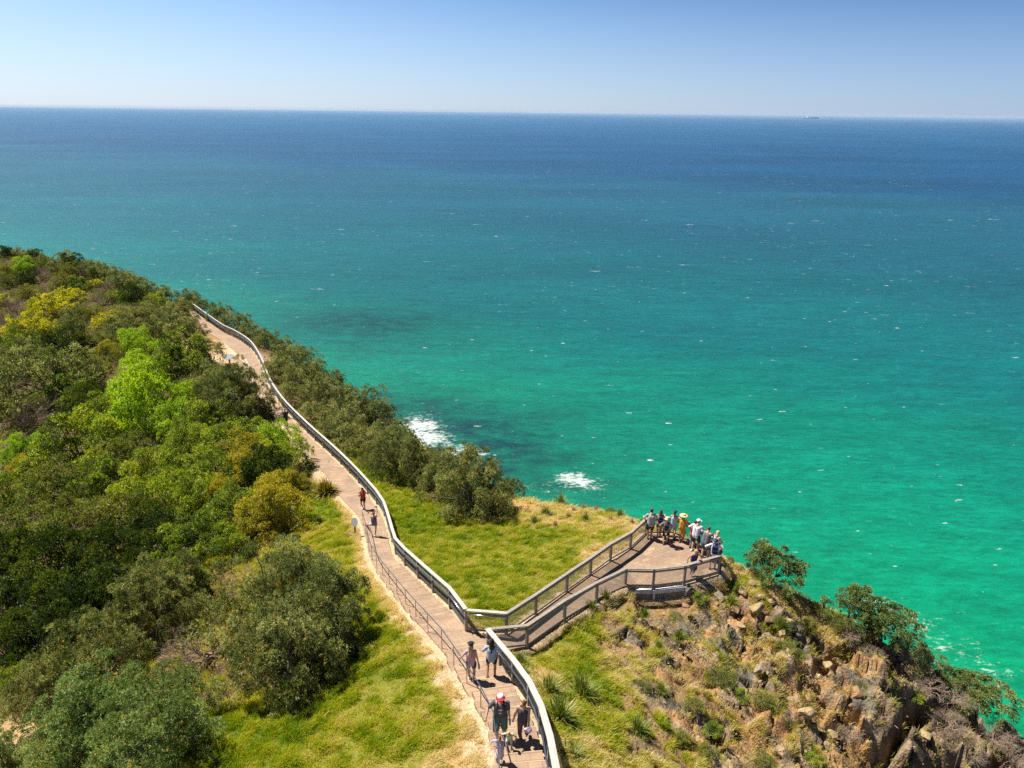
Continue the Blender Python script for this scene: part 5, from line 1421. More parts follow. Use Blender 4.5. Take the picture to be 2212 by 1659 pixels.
def person(loc, yaw, Ht, label, skin=0, build_=1.0, female=False, lean=0.0, tilt=0.0, hips=(0, 0), drop=0.0,
           feet=None, knee=None, hands=None, elbow=None, head_yaw=0.0, head_pitch=0.0, hair='brown', hair_style='short',
           hat=None, top=None, sleeves=.45, bottom=None, legs=.5, dress=None, shoes=(.06, .05, .05), patt=None, extras=()):
    """x right, y forward, z up; feet/hands in metres for a 1.7 m body"""
    s = Ht / 1.70
    root = empty("person", loc, yaw, label=label, cat="person")
    V_ = lambda *p: Vector([q * s for q in p])
    cl_, sl_ = math.cos(lean), math.sin(lean)
    pel = V_(hips[0], hips[1], .91 - drop)
    def tor(x, y, z):                      # point on the torso, z above the pelvis
        y2, z2 = y * cl_ + z * sl_, -y * sl_ + z * cl_
        x2 = x + math.sin(tilt) * z
        return pel + V_(x2, y2, z2)
    sw = (.160 if female else .178) * build_
    hw = .095
    chest, waist, neck, hb = tor(0, 0, .38), tor(0, .01, .18), tor(0, -.01, .53), tor(0, .03, .60)
    hy = Matrix.Rotation(head_yaw, 3, 'Z') @ Matrix.Rotation(-head_pitch, 3, 'X')
    head = hb + V_(0, .012, .085) + hy @ V_(0, .02, 0)
    sh = [tor(-sw, 0, .475), tor(sw, 0, .475)]
    hipj = [pel + V_(-hw, 0, -.02), pel + V_(hw, 0, -.02)]
    feet = feet or [(-.10, .03, 0), (.10, -.03, 0)]
    ank = [V_(f[0], f[1] - .03, f[2] + .085) for f in feet]
    knee = knee or [(-.15, 1, 0), (.15, 1, 0)]
    kn = [ik(hipj[i], ank[i], .435 * s, .435 * s, knee[i]) for i in (0, 1)]
    ank = [kn[i][1] for i in (0, 1)]; kn = [kn[i][0] for i in (0, 1)]
    hands = hands or [(-.26, .04, .80), (.26, .04, .80)]
    elbow = elbow or [(-.5, -1, -.2), (.5, -1, -.2)]
    wr = [ik(sh[i], V_(*hands[i]), .285 * s, .255 * s, elbow[i]) for i in (0, 1)]
    el = [w[0] for w in wr]; wr = [w[1] for w in wr]
    b = build_; S = s
    def body(bm):
        cone_seg(bm, neck, head, .058 * S, .062 * S)
        cone_seg(bm, neck, chest, .075 * S, .115 * S * b)
        for sg in (-1, 1):
            cone_seg(bm, tor(sg * .045 * b, 0, .02), tor(sg * .05 * b, 0, .36), .115 * S * b, .118 * S * b)
            cone_seg(bm, tor(sg * .05, 0, .44), sh[(sg + 1) // 2], .075 * S * b, .058 * S * b)
        if female:
            for sg in (-1, 1): ellip(bm, tor(sg * .07, .085, .36), (.06 * S, .05 * S, .06 * S))
        for i in (0, 1):
            cone_seg(bm, hipj[i], kn[i], (.095 if female else .088) * S * b, .055 * S * b)
            cone_seg(bm, kn[i], kn[i].lerp(ank[i], .35), .055 * S * b, .057 * S * b)
            cone_seg(bm, kn[i].lerp(ank[i], .35), ank[i], .056 * S * b, .034 * S)
            toe = ank[i] + V_(0, .15, -.055)
            cone_seg(bm, ank[i] + V_(0, -.035, -.05), toe, .036 * S, .026 * S)
            cone_seg(bm, sh[i], el[i], .050 * S * b, .038 * S * b); cone_seg(bm, el[i], wr[i], .038 * S * b, .026 * S)
            # palm, four unequal bent fingers, thumb off the side of the palm
            f_ = (wr[i] - el[i]).normalized(); sd = Vector((1 if i else -1, 0, 0)); up_ = f_.cross(sd)
            if up_.length < .1: sd = Vector((0, 1, 0)); up_ = f_.cross(sd)
            up_.normalize(); sd = up_.cross(f_).normalized(); k_ = .8 * S
            pm = wr[i] + f_ * .085 * k_
            for o_ in (-.022, .022): cone_seg(bm, wr[i] + sd * o_ * .6 * k_, pm + sd * o_ * k_, .017 * k_, .018 * k_, 8)
            crl = -up_ if up_.z > 0 else up_
            for q_, (o_, fl) in enumerate(((-.036, .066), (-.012, .080), (.012, .075), (.036, .058))):
                p0 = pm + sd * o_ * k_; p1 = p0 + (f_ * .8 + crl * .45).normalized() * fl * .55 * k_; p2 = p1 + (f_ * .3 + crl * .9).normalized() * fl * .5 * k_
                cone_seg(bm, p0, p1, .0105 * k_, .0095 * k_, 6); cone_seg(bm, p1, p2, .0095 * k_, .008 * k_, 6)
            tm = Vector((0, 1, 0)); ts = sd if sd.dot(tm) > 0 else -sd
            t0_ = wr[i] + f_ * .03 * k_ + ts * .02 * k_; t1_ = t0_ + (f_ * .6 + ts * .8).normalized() * .045 * k_
            cone_seg(bm, t0_, t1_, .013 * k_, .011 * k_, 6); cone_seg(bm, t1_, t1_ + (f_ + crl * .3).normalized() * .03 * k_, .011 * k_, .008 * k_, 6)
        ellip(bm, head, (.076 * S, .095 * S, .115 * S), hy); ellip(bm, head + hy @ V_(0, .03, -.06), (.055 * S, .06 * S, .055 * S), hy)
        cone_seg(bm, head + hy @ V_(0, .088, .015), head + hy @ V_(0, .108, -.018), .010 * S, .015 * S, 8)
        for sg in (-1, 1): ellip(bm, head + hy @ V_(sg * .078, -.005, -.005), (.012 * S, .02 * S, .032 * S), hy, 1)
        cone_seg(bm, head + hy @ V_(-.02, .088, -.055), head + hy @ V_(.02, .088, -.055), .009 * S, .009 * S, 6)
    me = fuse("body", body, .0085, 1, .4)
    me.materials.append(SKIN[skin]); add("body", me, root)
    mb = bmesh.new()
    for sg in (-1, 1): ellip(mb, head + hy @ V_(sg * .032, .083, .012), (.011 * S, .008 * S, .008 * S), hy, 1)
    me = bpy.data.meshes.new("eyes"); mb.to_mesh(me); mb.free(); me.materials.append(cloth((.03, .02, .02), .3, "eye")); add("eyes", me, root)
    # clothes
    g = .016 * S
    if top:
        def f(bm):
            for sg in (-1, 1):
                cone_seg(bm, tor(sg * .045 * b, 0, -.02 if not dress else .05), tor(sg * .05 * b, 0, .36), .118 * S * b + g, .118 * S * b + g)
                cone_seg(bm, tor(sg * .05, 0, .435), sh[(sg + 1) // 2], (.066) * S * b, (.056 if sleeves else .035) * S * b + g * .5)
                if female: ellip(bm, tor(sg * .07, .09, .36), (.07 * S, .06 * S, .07 * S))
            if sleeves:
                for i in (0, 1):
                    e_ = sh[i].lerp(el[i], min(sleeves * 1.6, 1)); cone_seg(bm, sh[i], e_, .060 * S * b, .054 * S * b)
                    if sleeves > .7: cone_seg(bm, el[i], el[i].lerp(wr[i], (sleeves - .6) * 2.2), .054 * S * b, .045 * S * b)
        me = fuse("shirt", f, .012, 2); me.materials.append(cloth(*top) if isinstance(top[0], tuple) else cloth(top, .85, "shirt_cloth")); add("shirt", me, root)
    if bottom:
        def f(bm):
            for sg in (-1, 1): cone_seg(bm, tor(sg * .045 * b, 0, -.01), tor(sg * .04 * b, 0, .12), .122 * S * b + g * .7, .112 * S * b + g * .7)
            for i in (0, 1):
                if legs <= 1:
                    cone_seg(bm, hipj[i], hipj[i].lerp(kn[i], legs), .100 * S * b + g * .8, (.100 - .030 * legs) * S * b + g)
                else:
                    cone_seg(bm, hipj[i], kn[i], .092 * S * b + g * .6, .058 * S * b + g * .3); cone_seg(bm, kn[i], kn[i].lerp(ank[i], legs - 1), .058 * S * b + g * .3, .046 * S + g * .3)
        me = fuse("trousers" if legs > 1 else "shorts", f, .012, 2); me.materials.append(patt or cloth(bottom, .85, "shorts_cloth")); add("leggings" if legs > 1 else "shorts", me, root)
    if dress:
        rgb, hem = dress
        w_ = tor(0, 0, .16); hm = (hipj[0] + hipj[1]) / 2 * .5 + ((kn[0] + kn[1]) / 2) * .5; hm = Vector((hm.x, hm.y, (hipj[0].z) - hem * S))
        v, fc = [], []; n = 36; K = 7
        for k in range(K):
            t_ = k / (K - 1); c = w_.lerp(hm, t_); rr = (.118 + (.185 - .118) * t_ ** .7) * S * b * (1.02)
            for j in range(n):
                a = 2 * math.pi * j / n; fl = 1 + .05 * t_ * math.sin(a * 7)
                v.append((c.x + math.cos(a) * rr * 1.12 * fl, c.y + math.sin(a) * rr * .95 * fl, c.z))
        for k in range(K - 1):
            for j in range(n): fc.append((k * n + j, k * n + (j + 1) % n, (k + 1) * n + (j + 1) % n, (k + 1) * n + j))
        me = bpy.data.meshes.new("skirt"); me.from_pydata(v, [], fc); me.polygons.foreach_set("use_smooth", [True] * len(fc)); me.materials.append(patt or cloth(rgb, .85, "skirt_cloth"))
        add("skirt", me, root)
    if shoes:
        for i in (0, 1):
            def f(bm, i=i):
                a_ = ank[i] + V_(0, -.04, -.052); t_ = ank[i] + V_(0, .16, -.060)
                cone_seg(bm, a_, t_, .044 * S, .036 * S); cone_seg(bm, ank[i] + V_(0, -.02, -.02), a_, .046 * S, .044 * S)
            me = fuse("shoe", f, .010, 1); me.materials.append(cloth(shoes, .6, "shoe_leather")); add("shoe", me, root)
    hc = cloth(HAIRC[hair], .6, "hair_" + hair)
    def f(bm):
        ellip(bm, head + hy @ V_(0, -.016, .022), (.086 * S, .098 * S, .112 * S), hy)
        if hair_style == 'long':
            for sg in (-1, 0, 1): cone_seg(bm, head + hy @ V_(sg * .045, -.07, -.01), tor(sg * .06, -.125 + .02 * abs(sg), .33), .05 * S, .028 * S)
        if hair_style == 'bob':
            for sg in (-1, 0, 1): cone_seg(bm, head + hy @ V_(sg * .05, -.05, 0), head + hy @ V_(sg * .065, -.05 - .02 * (sg == 0), -.15), .05 * S, .04 * S)
        if hair_style in ('bun', 'pony'): ellip(bm, head + hy @ V_(0, -.10, .05), (.045 * S, .045 * S, .045 * S), hy)
        if hair_style == 'pony': cone_seg(bm, head + hy @ V_(0, -.12, .03), tor(0, -.12, .42), .035 * S, .018 * S)
    me = fuse("hair", f, .010, 1); me.materials.append(hc); add("hair", me, root)
    def lathe(c, prof, R_, n=28, sy=1.12):
        v, fc = [], []
        for (r, z) in prof:
            for j in range(n):
                a = 2 * math.pi * j / n; p = R_ @ Vector((math.cos(a) * r * S, math.sin(a) * r * S * sy, z * S)); v.append(tuple(c + p))
        for k in range(len(prof) - 1):
            for j in range(n): fc.append((k * n + j, k * n + (j + 1) % n, (k + 1) * n + (j + 1) % n, (k + 1) * n + j))
        fc.append([j for j in range(n)][::-1]); fc.append([(len(prof) - 1) * n + j for j in range(n)])
        me = bpy.data.meshes.new("hat"); me.from_pydata(v, [], fc); me.polygons.foreach_set("use_smooth", [True] * len(fc)); return me
    if hat:
        kind, rgb, rgb2 = hat
        hx = hy @ Matrix.Rotation(-.08, 3, 'X')
        hc0 = head + hy @ V_(0, -.008, .045)
        if kind == 'cap':
            me = lathe(hc0, [(.092, -.015), (.096, .02), (.088, .06), (.06, .088), (.02, .098)], hx); me.materials.append(cloth(rgb, .8, "cap_cloth")); cp_ = add("cap", me, root)
            v, fc = [], []; n = 10
            for lay in (0, -.007):
                for j in range(n + 1):
                    a = math.radians(20 + 140 * j / n)
                    for r_ in (.092, .175):
                        p = hx @ Vector((math.cos(a) * r_ * .9 * S, (math.sin(a) * r_ * 1.1) * S, (.0 - .12 * (r_ - .09) + lay) * S)); v.append(tuple(hc0 + p))
            o_ = 2 * (n + 1)
            for j in range(n):
                fc.append((2 * j, 2 * j + 1, 2 * j + 3, 2 * j + 2)); fc.append((o_ + 2 * j + 2, o_ + 2 * j + 3, o_ + 2 * j + 1, o_ + 2 * j)); fc.append((2 * j + 1, o_ + 2 * j + 1, o_ + 2 * j + 3, 2 * j + 3))
            me = bpy.data.meshes.new("peak"); me.from_pydata(v, [], fc); me.materials.append(cloth(rgb2, .8, "cap_cloth2")); add("peak", me, cp_)
        elif kind == 'brim':
            me = lathe(hc0, [(.235, -.022), (.24, -.015), (.15, -.002), (.098, .0), (.096, .055), (.085, .078), (.02, .084)], hx, 36, 1.05); me.materials.append(cloth(rgb, .85, "straw")); h_ = add("straw_hat", me, root)
            me = lathe(hc0, [(.1, .004), (.1, .034)], hx, 36, 1.05); me.materials.append(cloth(rgb2, .8, "hat_band")); add("hat_band", me, h_)
        else:
            me = lathe(hc0, [(.15, -.05), (.155, -.042), (.105, .0), (.10, .05), (.07, .085), (.02, .095)], hx); me.materials.append(cloth(rgb, .85, "bucket_cloth")); add("sun_hat", me, root)
    return dict(root=root, tor=tor, wr=wr, el=el, S=S, head=head, kn=kn, sh=sh, yaw=yaw, hy=hy)

def world_pt(P, v): return P["root"].matrix_basis @ Vector(v) if False else Matrix.Translation(P["root"].location) @ Matrix.Rotation(P["yaw"], 4, 'Z') @ Vector(v)
def backpack(P, rgb, label, size=(.27, .14, .40), pocket=None):
    S = P["S"]; c = P["tor"](0, -.205, .30); w = world_pt(P, c)
    root = empty("backpack", w, P["yaw"], label=label, cat="backpack")
    v0 = (P["tor"](0, 0, .4) - P["tor"](0, 0, .1)).normalized(); R_ = v0.to_track_quat('Z', 'Y').to_matrix()
    m_ = cloth(rgb, .7, "pack_fabric")
    ax = [tuple(Vector((1, 0, 0))), tuple(v0.cross(Vector((1, 0, 0))).normalized()), tuple(v0)]
    MB().box((0, 0, 0), [q * S for q in size], ax).build("pack_body", m_, root, bevel=.05 * S)
    pc_ = -Vector(ax[1]) * size[1] * .62 * S - v0 * .08 * S
    MB().box(tuple(pc_), (size[0] * .75 * S, .06 * S, size[2] * .42 * S), ax).build("pocket", cloth(pocket or tuple(q * .8 for q in rgb), .7, "pack_pocket"), root, bevel=.018 * S)
    for sg in (-1, 1):
        pts = [P["tor"](sg * .07, -.15, .46), P["tor"](sg * .085, -.02, .555), P["tor"](sg * .10, .10, .50), P["tor"](sg * .105, .155, .36), P["tor"](sg * .15, .05, .20), P["tor"](sg * .12, -.15, .16)]
        MB().tube([tuple(q - c) for q in pts], .016 * S, 6).build("shoulder_strap", m_, root, smooth=True)
def bottle(P, hand, rgb, cap_, label):
    w = world_pt(P, P["wr"][hand] + (P["wr"][hand] - P["el"][hand]).normalized() * .09)
    root = empty("drink_bottle", w, 0, label=label, cat="bottle"); S = P["S"]
    MB().tube([(0, 0, -.19), (0, 0, -.18), (0, 0, -.02), (0, 0, .0)], [.026, .034, .034, .018], 12).build("bottle", cloth(rgb, .25, "bottle_plastic"), root, smooth=True)
    MB().tube([(0, 0, .002), (0, 0, .03)], .019, 10).build("cap", cloth(cap_, .3, "bottle_cap"), root)

def at_path(vx, vy, kind='path'):
    """the point of the paving under a survey pixel"""
    best = None
    if kind == 'deck': return at_drop(vx, vy, PLAT_D - .012)
    A, B = (PL, PR)
    for i in range(len(A) - 1):
        for (a, b, c) in ((A[i], B[i], B[i + 1]), (A[i], B[i + 1], A[i + 1])):
            n = np.cross(b - a, c - a); r = ray(vx, vy); den = n @ r
            if abs(den) < 1e-9: continue
            t_ = n @ (a - CAM) / den; p = CAM + r * t_
            # inside the strip allowing a margin
            cc = (A[i] + B[i]) / 2; d = (A[i + 1] + B[i + 1]) / 2 - cc; L2 = d[:2] @ d[:2]; u_ = ((p - cc)[:2] @ d[:2]) / L2
            if -.05 <= u_ <= 1.05 and np.linalg.norm((p - cc)[:2]) < 1.6: return p
    return best if best is not None else ground(vx, vy)

def step_z(p):
    """height of the stair tread at p"""
    d = np.hypot(*( (PL[:, :2] + PR[:, :2]) / 2 - p[:2]).T); i = int(np.argmin(d))
    for (i0, i1) in ((0, iF), (PIDX[7] + 4, PIDX[10])):
        if i0 <= i <= i1:
            zt, zb = PL[i0][2], PL[i1][2]; n = max(2, round((zt - zb) / .155)); zc = (PL[i][2] + PR[i][2]) / 2
            k = int(np.clip((zt - zc) / (zt - zb) * n, 0, n - 1)); return zt + (zb - zt) * k / n - .02
    return (PL[i][2] + PR[i][2]) / 2
def on_stairs(vx, vy):
    p = at_path(vx, vy)
    for _ in range(3):
        z = step_z(p); p2 = at_drop(vx, vy, 105 - z); p = np.array([p2[0], p2[1], z])
    return p
R_ = math.radians
# two women walking down, seen from behind
P = person(on_stairs(1018, 1474), R_(2), 1.66, "woman in pink T-shirt, blue shorts and black cap walking down the stairs, long fair hair", 0, .92, True, lean=.05,
       feet=[(-.08, .26, -.10), (.08, -.20, .02)], hands=[(-.40, .16, .95), (.27, .02, .82)], elbow=[(-.6, -1, -.3), (.4, -1, 0)], hair='blond', hair_style='long', hat=('cap', (.03, .03, .035), (.03, .03, .035)),
       top=(.62, .36, .44), sleeves=.35, bottom=(.04, .08, .26), legs=.35, shoes=(.75, .74, .74))
bottle(P, 1, (.32, .36, .36), (.1, .1, .1), "grey drink bottle in the right hand of the woman in pink")
P = person(on_stairs(1062, 1464), R_(-4), 1.62, "dark-haired woman in loose pale blue top and black shorts walking down beside the fence", 1, 1.02, True, lean=.08,
       feet=[(-.15, -.08, .06), (.10, .16, -.04)], hands=[(-.20, .28, 1.05), (.22, .26, 1.0)], elbow=[(-1, -.6, -.2), (1, -.6, -.2)], hair='dark', hair_style='long',
       top=(.36, .44, .60), sleeves=.75, bottom=(.02, .02, .022), legs=.40, shoes=(.05, .045, .04))
# family coming up
P = person(on_stairs(1081, 1594), R_(180), 1.74, "man in white cap with red peak and charcoal T-shirt coming up the stairs", 0, 1.12, False, lean=.06, head_pitch=-.35,
       feet=[(-.10, -.02, 0), (.09, .12, .06)], hands=[(-.27, .06, .80), (.42, .20, .98)], elbow=[(-.5, -1, -.2), (.6, -1, -.4)], hair='brown', hat=('cap', (.80, .80, .82), (.62, .02, .04)),
       top=(.10, .092, .105), sleeves=.45, bottom=(.13, .18, .165), legs=.85, shoes=(.1, .1, .11))
bottle(P, 0, (.45, .60, .68), (.02, .22, .45), "small blue-capped drink bottle held by the man in the red-peaked cap")
backpack(P, (.035, .03, .035), "dark backpack with red trim on the man in the red-peaked cap", pocket=(.5, .03, .05))
def chest_mark(P):
    """the white shape printed on the man's shirt: a ring with a tail"""
    v, fc = [], []; c = P["tor"](0, 0, .27); n = 16
    def pt(x, z, y=.142): return P["tor"](x, y + .018 * P["S"] - abs(x) * .35, .27 + z)
    for j in range(n):
        a = math.radians(-50 + 300 * j / (n - 1)); w = .028 + .012 * math.sin(a)
        for r_ in (.048, .048 + w): v.append(tuple(pt(math.cos(a) * r_ * 1.25, math.sin(a) * r_)))
    for j in range(n - 1): fc.append((2 * j, 2 * j + 1, 2 * j + 3, 2 * j + 2))
    b_ = len(v)
    for x, z in ((-.03, -.04), (.035, -.035), (.03, -.095), (-.01, -.075)): v.append(tuple(pt(x, z)))
    fc.append((b_, b_ + 1, b_ + 2, b_ + 3))
    b_ = len(v)
    for k in range(5):
        x = -.075 + k * .032
        for (dx, dz) in ((0, .10), (.02, .10), (.02, .115), (0, .115)): v.append(tuple(pt(x + dx, dz)))
        fc.append((b_ + 4 * k, b_ + 4 * k + 1, b_ + 4 * k + 2, b_ + 4 * k + 3))
    me = bpy.data.meshes.new("shirt_print"); me.from_pydata(v, [], fc); me.materials.append(cloth((.8, .8, .8), .8, "print_white"))
    shirt = [c_ for c_ in P["root"].children if c_.name.startswith("shirt")][0]
    add("shirt_print", me, shirt)
bpy.context.view_layer.update()
chest_mark(P)
t = NT("leopard_print"); tc = t.n("ShaderNodeTexCoord").outputs["Object"]; vo = t.n("ShaderNodeTexVoronoi"); vo.inputs["Scale"].default_value = 28; t.l(tc, vo.inputs["Vector"])
M_leo = t.done(t.principled(t.ramp(vo.outputs["Distance"], [(.35, (.05, .03, .025)), (.5, (.30, .19, .13)), (.75, (.10, .06, .05))]), .8, .2))
P = person(on_stairs(1130, 1600), R_(172), 1.64, "woman in black singlet and patterned leggings coming up by the fence, hair in a bun", 0, 1.06, True, lean=.10, head_yaw=-.9, head_pitch=-.2,
       feet=[(-.10, -.18, .14), (.05, .10, 0)], knee=[(-.1, 1, .2), (.1, 1, 0)], hands=[(-.16, .26, .86), (.32, .06, .84)], elbow=[(-1, -.8, -.2), (.5, -1, -.2)], hair='auburn', hair_style='bun',
       top=(.075, .07, .085), sleeves=0, bottom=(.2, .12, .1), legs=1.85, patt=M_leo, shoes=(.06, .09, .30))
w = world_pt(P, P["wr"][0] + Vector((0, .03, -.12)))
me = chipped(77, (.13, .09, .15), 3, 9); me.materials.append(cloth((.62, .50, .66), .9, "bundled_cloth")); o = add("bundled_jacket", me, None, None, label="white and pink bundled jacket carried by the woman in patterned leggings", cat="jacket"); o.location = w
P = person(on_stairs(1080, 1649), R_(170), 1.10, "small girl in lilac top and pale pink skirt gripping the steel handrail", 0, 1.0, True, lean=.16, head_yaw=-.3,
       feet=[(-.06, -.12, .12), (.10, .10, 0)], knee=[(0, 1, .3), (.1, 1, 0)], hands=[(.18, .30, 1.30), (.42, .22, 1.25)], elbow=[(-1, -.3, -.8), (.6, -.6, -.6)], hair='auburn', hair_style='bun',
       top=(.36, .36, .58), sleeves=.5, dress=((.66, .55, .62), .30), shoes=(.25, .32, .55))
P = person(on_stairs(1100, 1617), R_(175), .84, "fair-haired toddler in white and green shirt stooping as he steps up the stairs", 0, 1.15, False, lean=.38, head_pitch=.35,
       feet=[(-.12, -.02, 0), (.12, .12, .1)], hands=[(-.36, .30, .95), (.34, .22, 1.0)], elbow=[(-1, -.4, .2), (1, -.4, .2)], hair='fair', hair_style='short',
       top=(.52, .62, .38), sleeves=.45, bottom=(.62, .60, .56), legs=1.7, shoes=(.08, .07, .07))
# two on the level path
p = at_path(786, 1100)
P = person(p, R_(168), 1.63, "woman in red top and black shorts resting a hand on the long fence", 1, .95, True, feet=[(-.13, .12, 0), (.12, -.08, 0)], hands=[(-.52, .12, 1.10), (.10, .26, 1.22)], elbow=[(-.6, -.6, -.6), (1, -.5, -.5)],
       tilt=0, hair='dark', hair_style='long', top=(.55, .04, .04), sleeves=0, bottom=(.03, .03, .035), legs=.4, shoes=(.78, .78, .8))
backpack(P, (.05, .04, .03), "small dark backpack worn by the woman in the red top", (.24, .12, .34))
w = world_pt(P, P["wr"][1] + Vector((-.04, .10, .04)))
root = empty("camera", w, P["yaw"], label="black camera held at the chest of the woman in red", cat="camera")
MB().box((0, 0, 0), (.12, .05, .08)).build("camera_body", cloth((.02, .02, .02), .4, "camera_black"), root, bevel=.008); MB().tube([(0, .02, 0), (0, .10, 0)], .032, 12).build("lens", cloth((.02, .02, .02), .4, "camera_black"), root)
p = at_path(810, 1158)
P = person(p, R_(8), 1.62, "woman in patterned top and denim shorts posing on one leg, taking a picture", 1, .98, True, feet=[(-.28, -.02, .32), (.02, 0, 0)], knee=[(-1.2, .8, .5), (.1, 1, 0)],
       hands=[(-.02, .30, 1.52), (.20, .42, 1.72)], elbow=[(-1, .2, -.6), (1, .2, -.3)], hair='auburn', hair_style='bun', top=(.16, .13, .24), sleeves=0, bottom=(.40, .47, .58), legs=.4, shoes=(.72, .72, .74))
w = world_pt(P, P["wr"][1] + Vector((-.06, .07, .09)))
root = empty("phone", w, P["yaw"] + .2, label="white phone held up by the woman posing on one leg", cat="phone"); MB().box((0, 0, 0), (.15, .012, .078)).build("case", cloth((.75, .75, .78), .4, "phone_white"), root, bevel=.004); MB().box((0, -.0075, 0), (.138, .002, .068)).build("screen", cloth((.03, .03, .05), .2, "phone_glass"), root)
p = at_path(619, 920)
person(p, R_(185), 1.70, "person in dark clothes walking in the shade of the trees far along the path", 1, 1.0, False, feet=[(-.09, .16, 0), (.09, -.14, 0)], hair='brown', top=(.03, .035, .07), sleeves=.4, bottom=(.04, .04, .06), legs=.8)
# the group along the rim of the lookout
D = lambda x, y: at_drop(x, y, PLAT_D - .012)
P = person(D(1403, 1164), R_(-4), 1.76, "man in light grey T-shirt and dark cap at the lookout's left corner", 0, 1.08, False, lean=.16, feet=[(-.09, .02, 0), (.06, -.02, 0)], hands=[(-.34, .40, 1.08), (.32, .44, 1.08)], elbow=[(-.6, -.5, -1), (.6, -.5, -1)], hair='dark', hat=('cap', (.07, .085, .12), (.07, .085, .12)),
       top=(.42, .40, .42), sleeves=.5, bottom=(.075, .06, .05), legs=.85, shoes=(.08, .05, .04))
P = person(D(1423, 1160), R_(-8), 1.60, "woman in coral pink top with long brown hair leaning on the far rail", 0, .92, True, lean=.14, feet=[(-.07, .02, 0), (.07, .04, 0)], hands=[(-.20, .40, 1.16), (.26, .38, 1.22)], elbow=[(-.5, -.4, -1), (.6, -.4, -1)], hair='brown', hair_style='long', top=(.66, .25, .24), sleeves=0, bottom=(.20, .16, .12), legs=.6, shoes=(.25, .22, .2))
backpack(P, (.02, .025, .09), "navy backpack on the woman in the coral pink top", (.24, .13, .38))
P = person(D(1436, 1175), R_(-14), 1.58, "woman in cream sun hat and grey T-shirt standing behind the others, hand on hip", 0, .98, True, feet=[(-.07, -.06, 0), (.08, .06, 0)], hands=[(-.20, .02, 1.02), (.22, .12, .98)], elbow=[(-1, -.3, 0), (1, -.5, 0)], hair='fair', hat=('bucket', (.70, .60, .42), None), top=(.22, .22, .24), sleeves=.4, bottom=(.02, .02, .022), legs=1.15, shoes=(.06, .05, .05))
backpack(P, (.025, .02, .022), "thin black shoulder pack on the woman in the cream hat", (.22, .10, .34))
P = person(D(1452, 1164), R_(-16), 1.66, "woman in pale denim dungarees and navy cap at the rail", 0, .92, True, lean=.15, head_yaw=-.4, feet=[(-.20, -.10, 0), (.08, .06, 0)], hands=[(-.12, .42, 1.14), (.24, .40, 1.14)], elbow=[(-.45, -.5, -1), (.45, -.5, -1)], hair='brown', hair_style='pony', hat=('cap', (.03, .06, .14), (.03, .06, .14)), top=(.40, .52, .64), sleeves=0, bottom=(.34, .42, .50), legs=.45, shoes=(.12, .09, .07))
P = person(D(1470, 1171), R_(-28), 1.64, "woman in short orange dress and wide straw hat at the rail", 1, .96, True, lean=.16, feet=[(-.04, 0, 0), (.10, .04, 0)], hands=[(-.10, .42, 1.12), (.26, .44, 1.12)], elbow=[(-.45, -.5, -1), (.45, -.5, -1)], hair='dark', hat=('brim', (.72, .58, .27), (.30, .20, .08)), top=(.66, .29, .035), sleeves=.6, dress=((.66, .29, .035), .36), shoes=(.2, .1, .05))
P = person(D(1493, 1184), R_(-42), 1.55, "dark-haired person in red top and blue jeans half hidden by the white T-shirt", 1, .92, True, lean=.22, head_yaw=-.5, feet=[(-.08, .02, 0), (.06, -.02, 0)], hands=[(-.16, .46, 1.12), (.24, .46, 1.12)], elbow=[(-.45, -.5, -1), (.45, -.5, -1)], hair='dark', hair_style='bun', top=(.66, .06, .03), sleeves=.5, bottom=(.05, .14, .30), legs=1.5)
P = person(D(1499, 1190), R_(-36), 1.80, "tall man in white T-shirt, white cap and navy shorts leaning on the rail", 0, 1.1, False, lean=.20, feet=[(-.10, -.02, 0), (.12, .05, 0)], hands=[(-.38, .26, 1.08), (.46, .42, 1.06)], elbow=[(-.8, -.5, -.5), (.6, -.5, -1)], hair='brown', hat=('cap', (.78, .78, .80), (.78, .78, .80)), top=(.72, .71, .78), sleeves=.5, bottom=(.045, .05, .08), legs=.9, shoes=(.74, .72, .66))
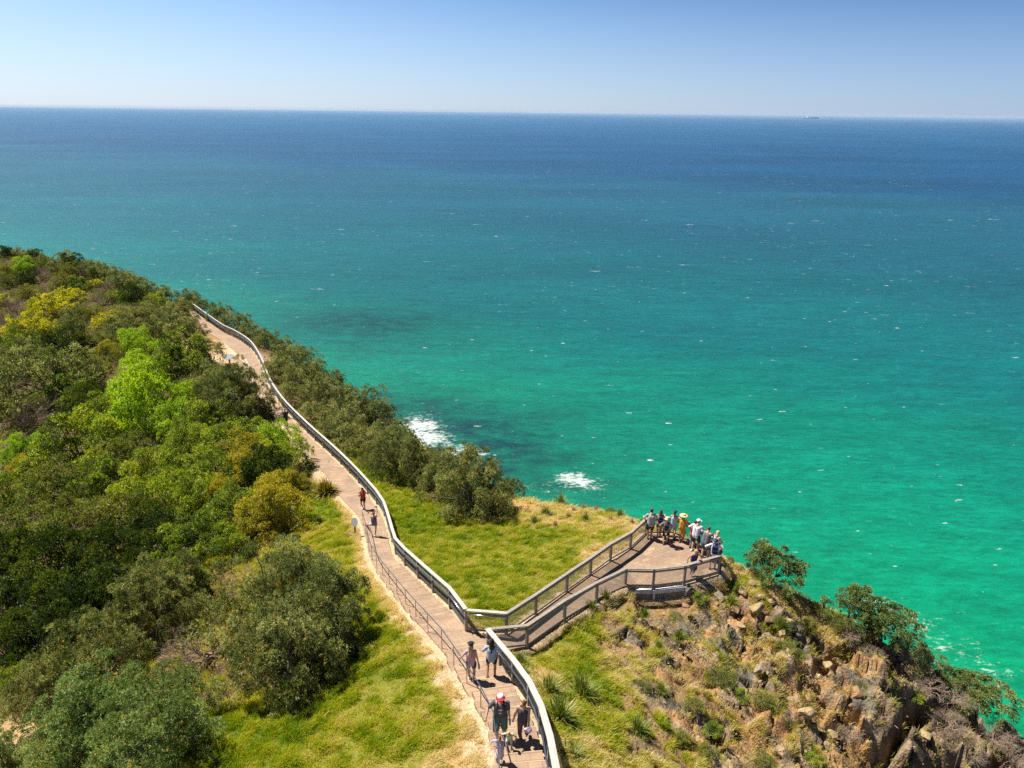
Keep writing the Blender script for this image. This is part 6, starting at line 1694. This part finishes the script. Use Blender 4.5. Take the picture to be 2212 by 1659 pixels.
P = person(D(1522, 1203), R_(-40), 1.78, "broad man in grey polo shirt and denim shorts leaning far over the rail", 0, 1.16, False, lean=.36, hips=(0, -.14), feet=[(-.10, -.10, 0), (.14, .0, 0)], hands=[(-.34, .42, 1.06), (.30, .55, 1.06)], elbow=[(-.8, -.5, -.5), (.6, -.5, -1)], hair='brown', top=(.15, .14, .17), sleeves=.5, bottom=(.03, .10, .20), legs=.9, shoes=(.2, .12, .08))
P = person(D(1541, 1210), R_(-44), 1.68, "blonde woman in sleeveless white dress at the rail near the corner", 0, .94, True, lean=.12, head_yaw=-.5, feet=[(-.08, .02, 0), (.08, 0, 0)], hands=[(-.20, .36, 1.08), (.28, .34, 1.06)], elbow=[(-.5, -.5, -1), (.5, -.5, -1)], hair='fair', hair_style='bob', top=(.76, .74, .76), sleeves=0, dress=((.76, .74, .76), .45), shoes=(.4, .3, .2))
P = person(D(1538, 1229), R_(-14), 1.70, "person in white shirt and navy sun hat at the lookout's right corner", 0, 1.0, False, lean=.10, feet=[(-.12, .0, 0), (.12, .05, 0)], hands=[(-.28, .20, 1.12), (.28, .26, 1.05)], elbow=[(-1, -.6, .1), (1, -.6, -.1)], hair='dark', hat=('bucket', (.08, .09, .17), None), top=(.72, .72, .76), sleeves=.7, bottom=(.20, .18, .20), legs=.8, shoes=(.06, .05, .05))
backpack(P, (.025, .025, .10), "blue backpack on the person in white by the lookout's right corner post", (.28, .16, .44))
P = person(D(1494, 1243), R_(-160), 1.60, "blonde woman in blue print dress bending to the cliff-side fence", 1, 1.0, True, lean=.22, head_yaw=.5, head_pitch=-.35, feet=[(-.06, .0, 0), (.08, -.02, 0)], hands=[(-.26, .34, 1.04), (.46, .14, .98)], elbow=[(-1, -.4, -.2), (1, -.4, -.2)], hair='blond', hair_style='bun', top=(.045, .05, .17), sleeves=0, dress=((.05, .05, .16), .40), shoes=(.45, .30, .2))

# ------------------------------------------------------------------ sea air
hz = NT("sea_haze")
hv = hz.n("ShaderNodeVolumePrincipled")
hv.inputs["Color"].default_value = (.62, .80, 1.0, 1); hv.inputs["Density"].default_value = 1.4e-5; hv.inputs["Anisotropy"].default_value = .0
hz.l(hv.outputs[0], hz.out.inputs["Volume"])
MB().box((0, 24500, 53), (124000, 50500, 124)).build("haze", hz.m, None, kind="stuff", label="pale sea air fading the horizon")
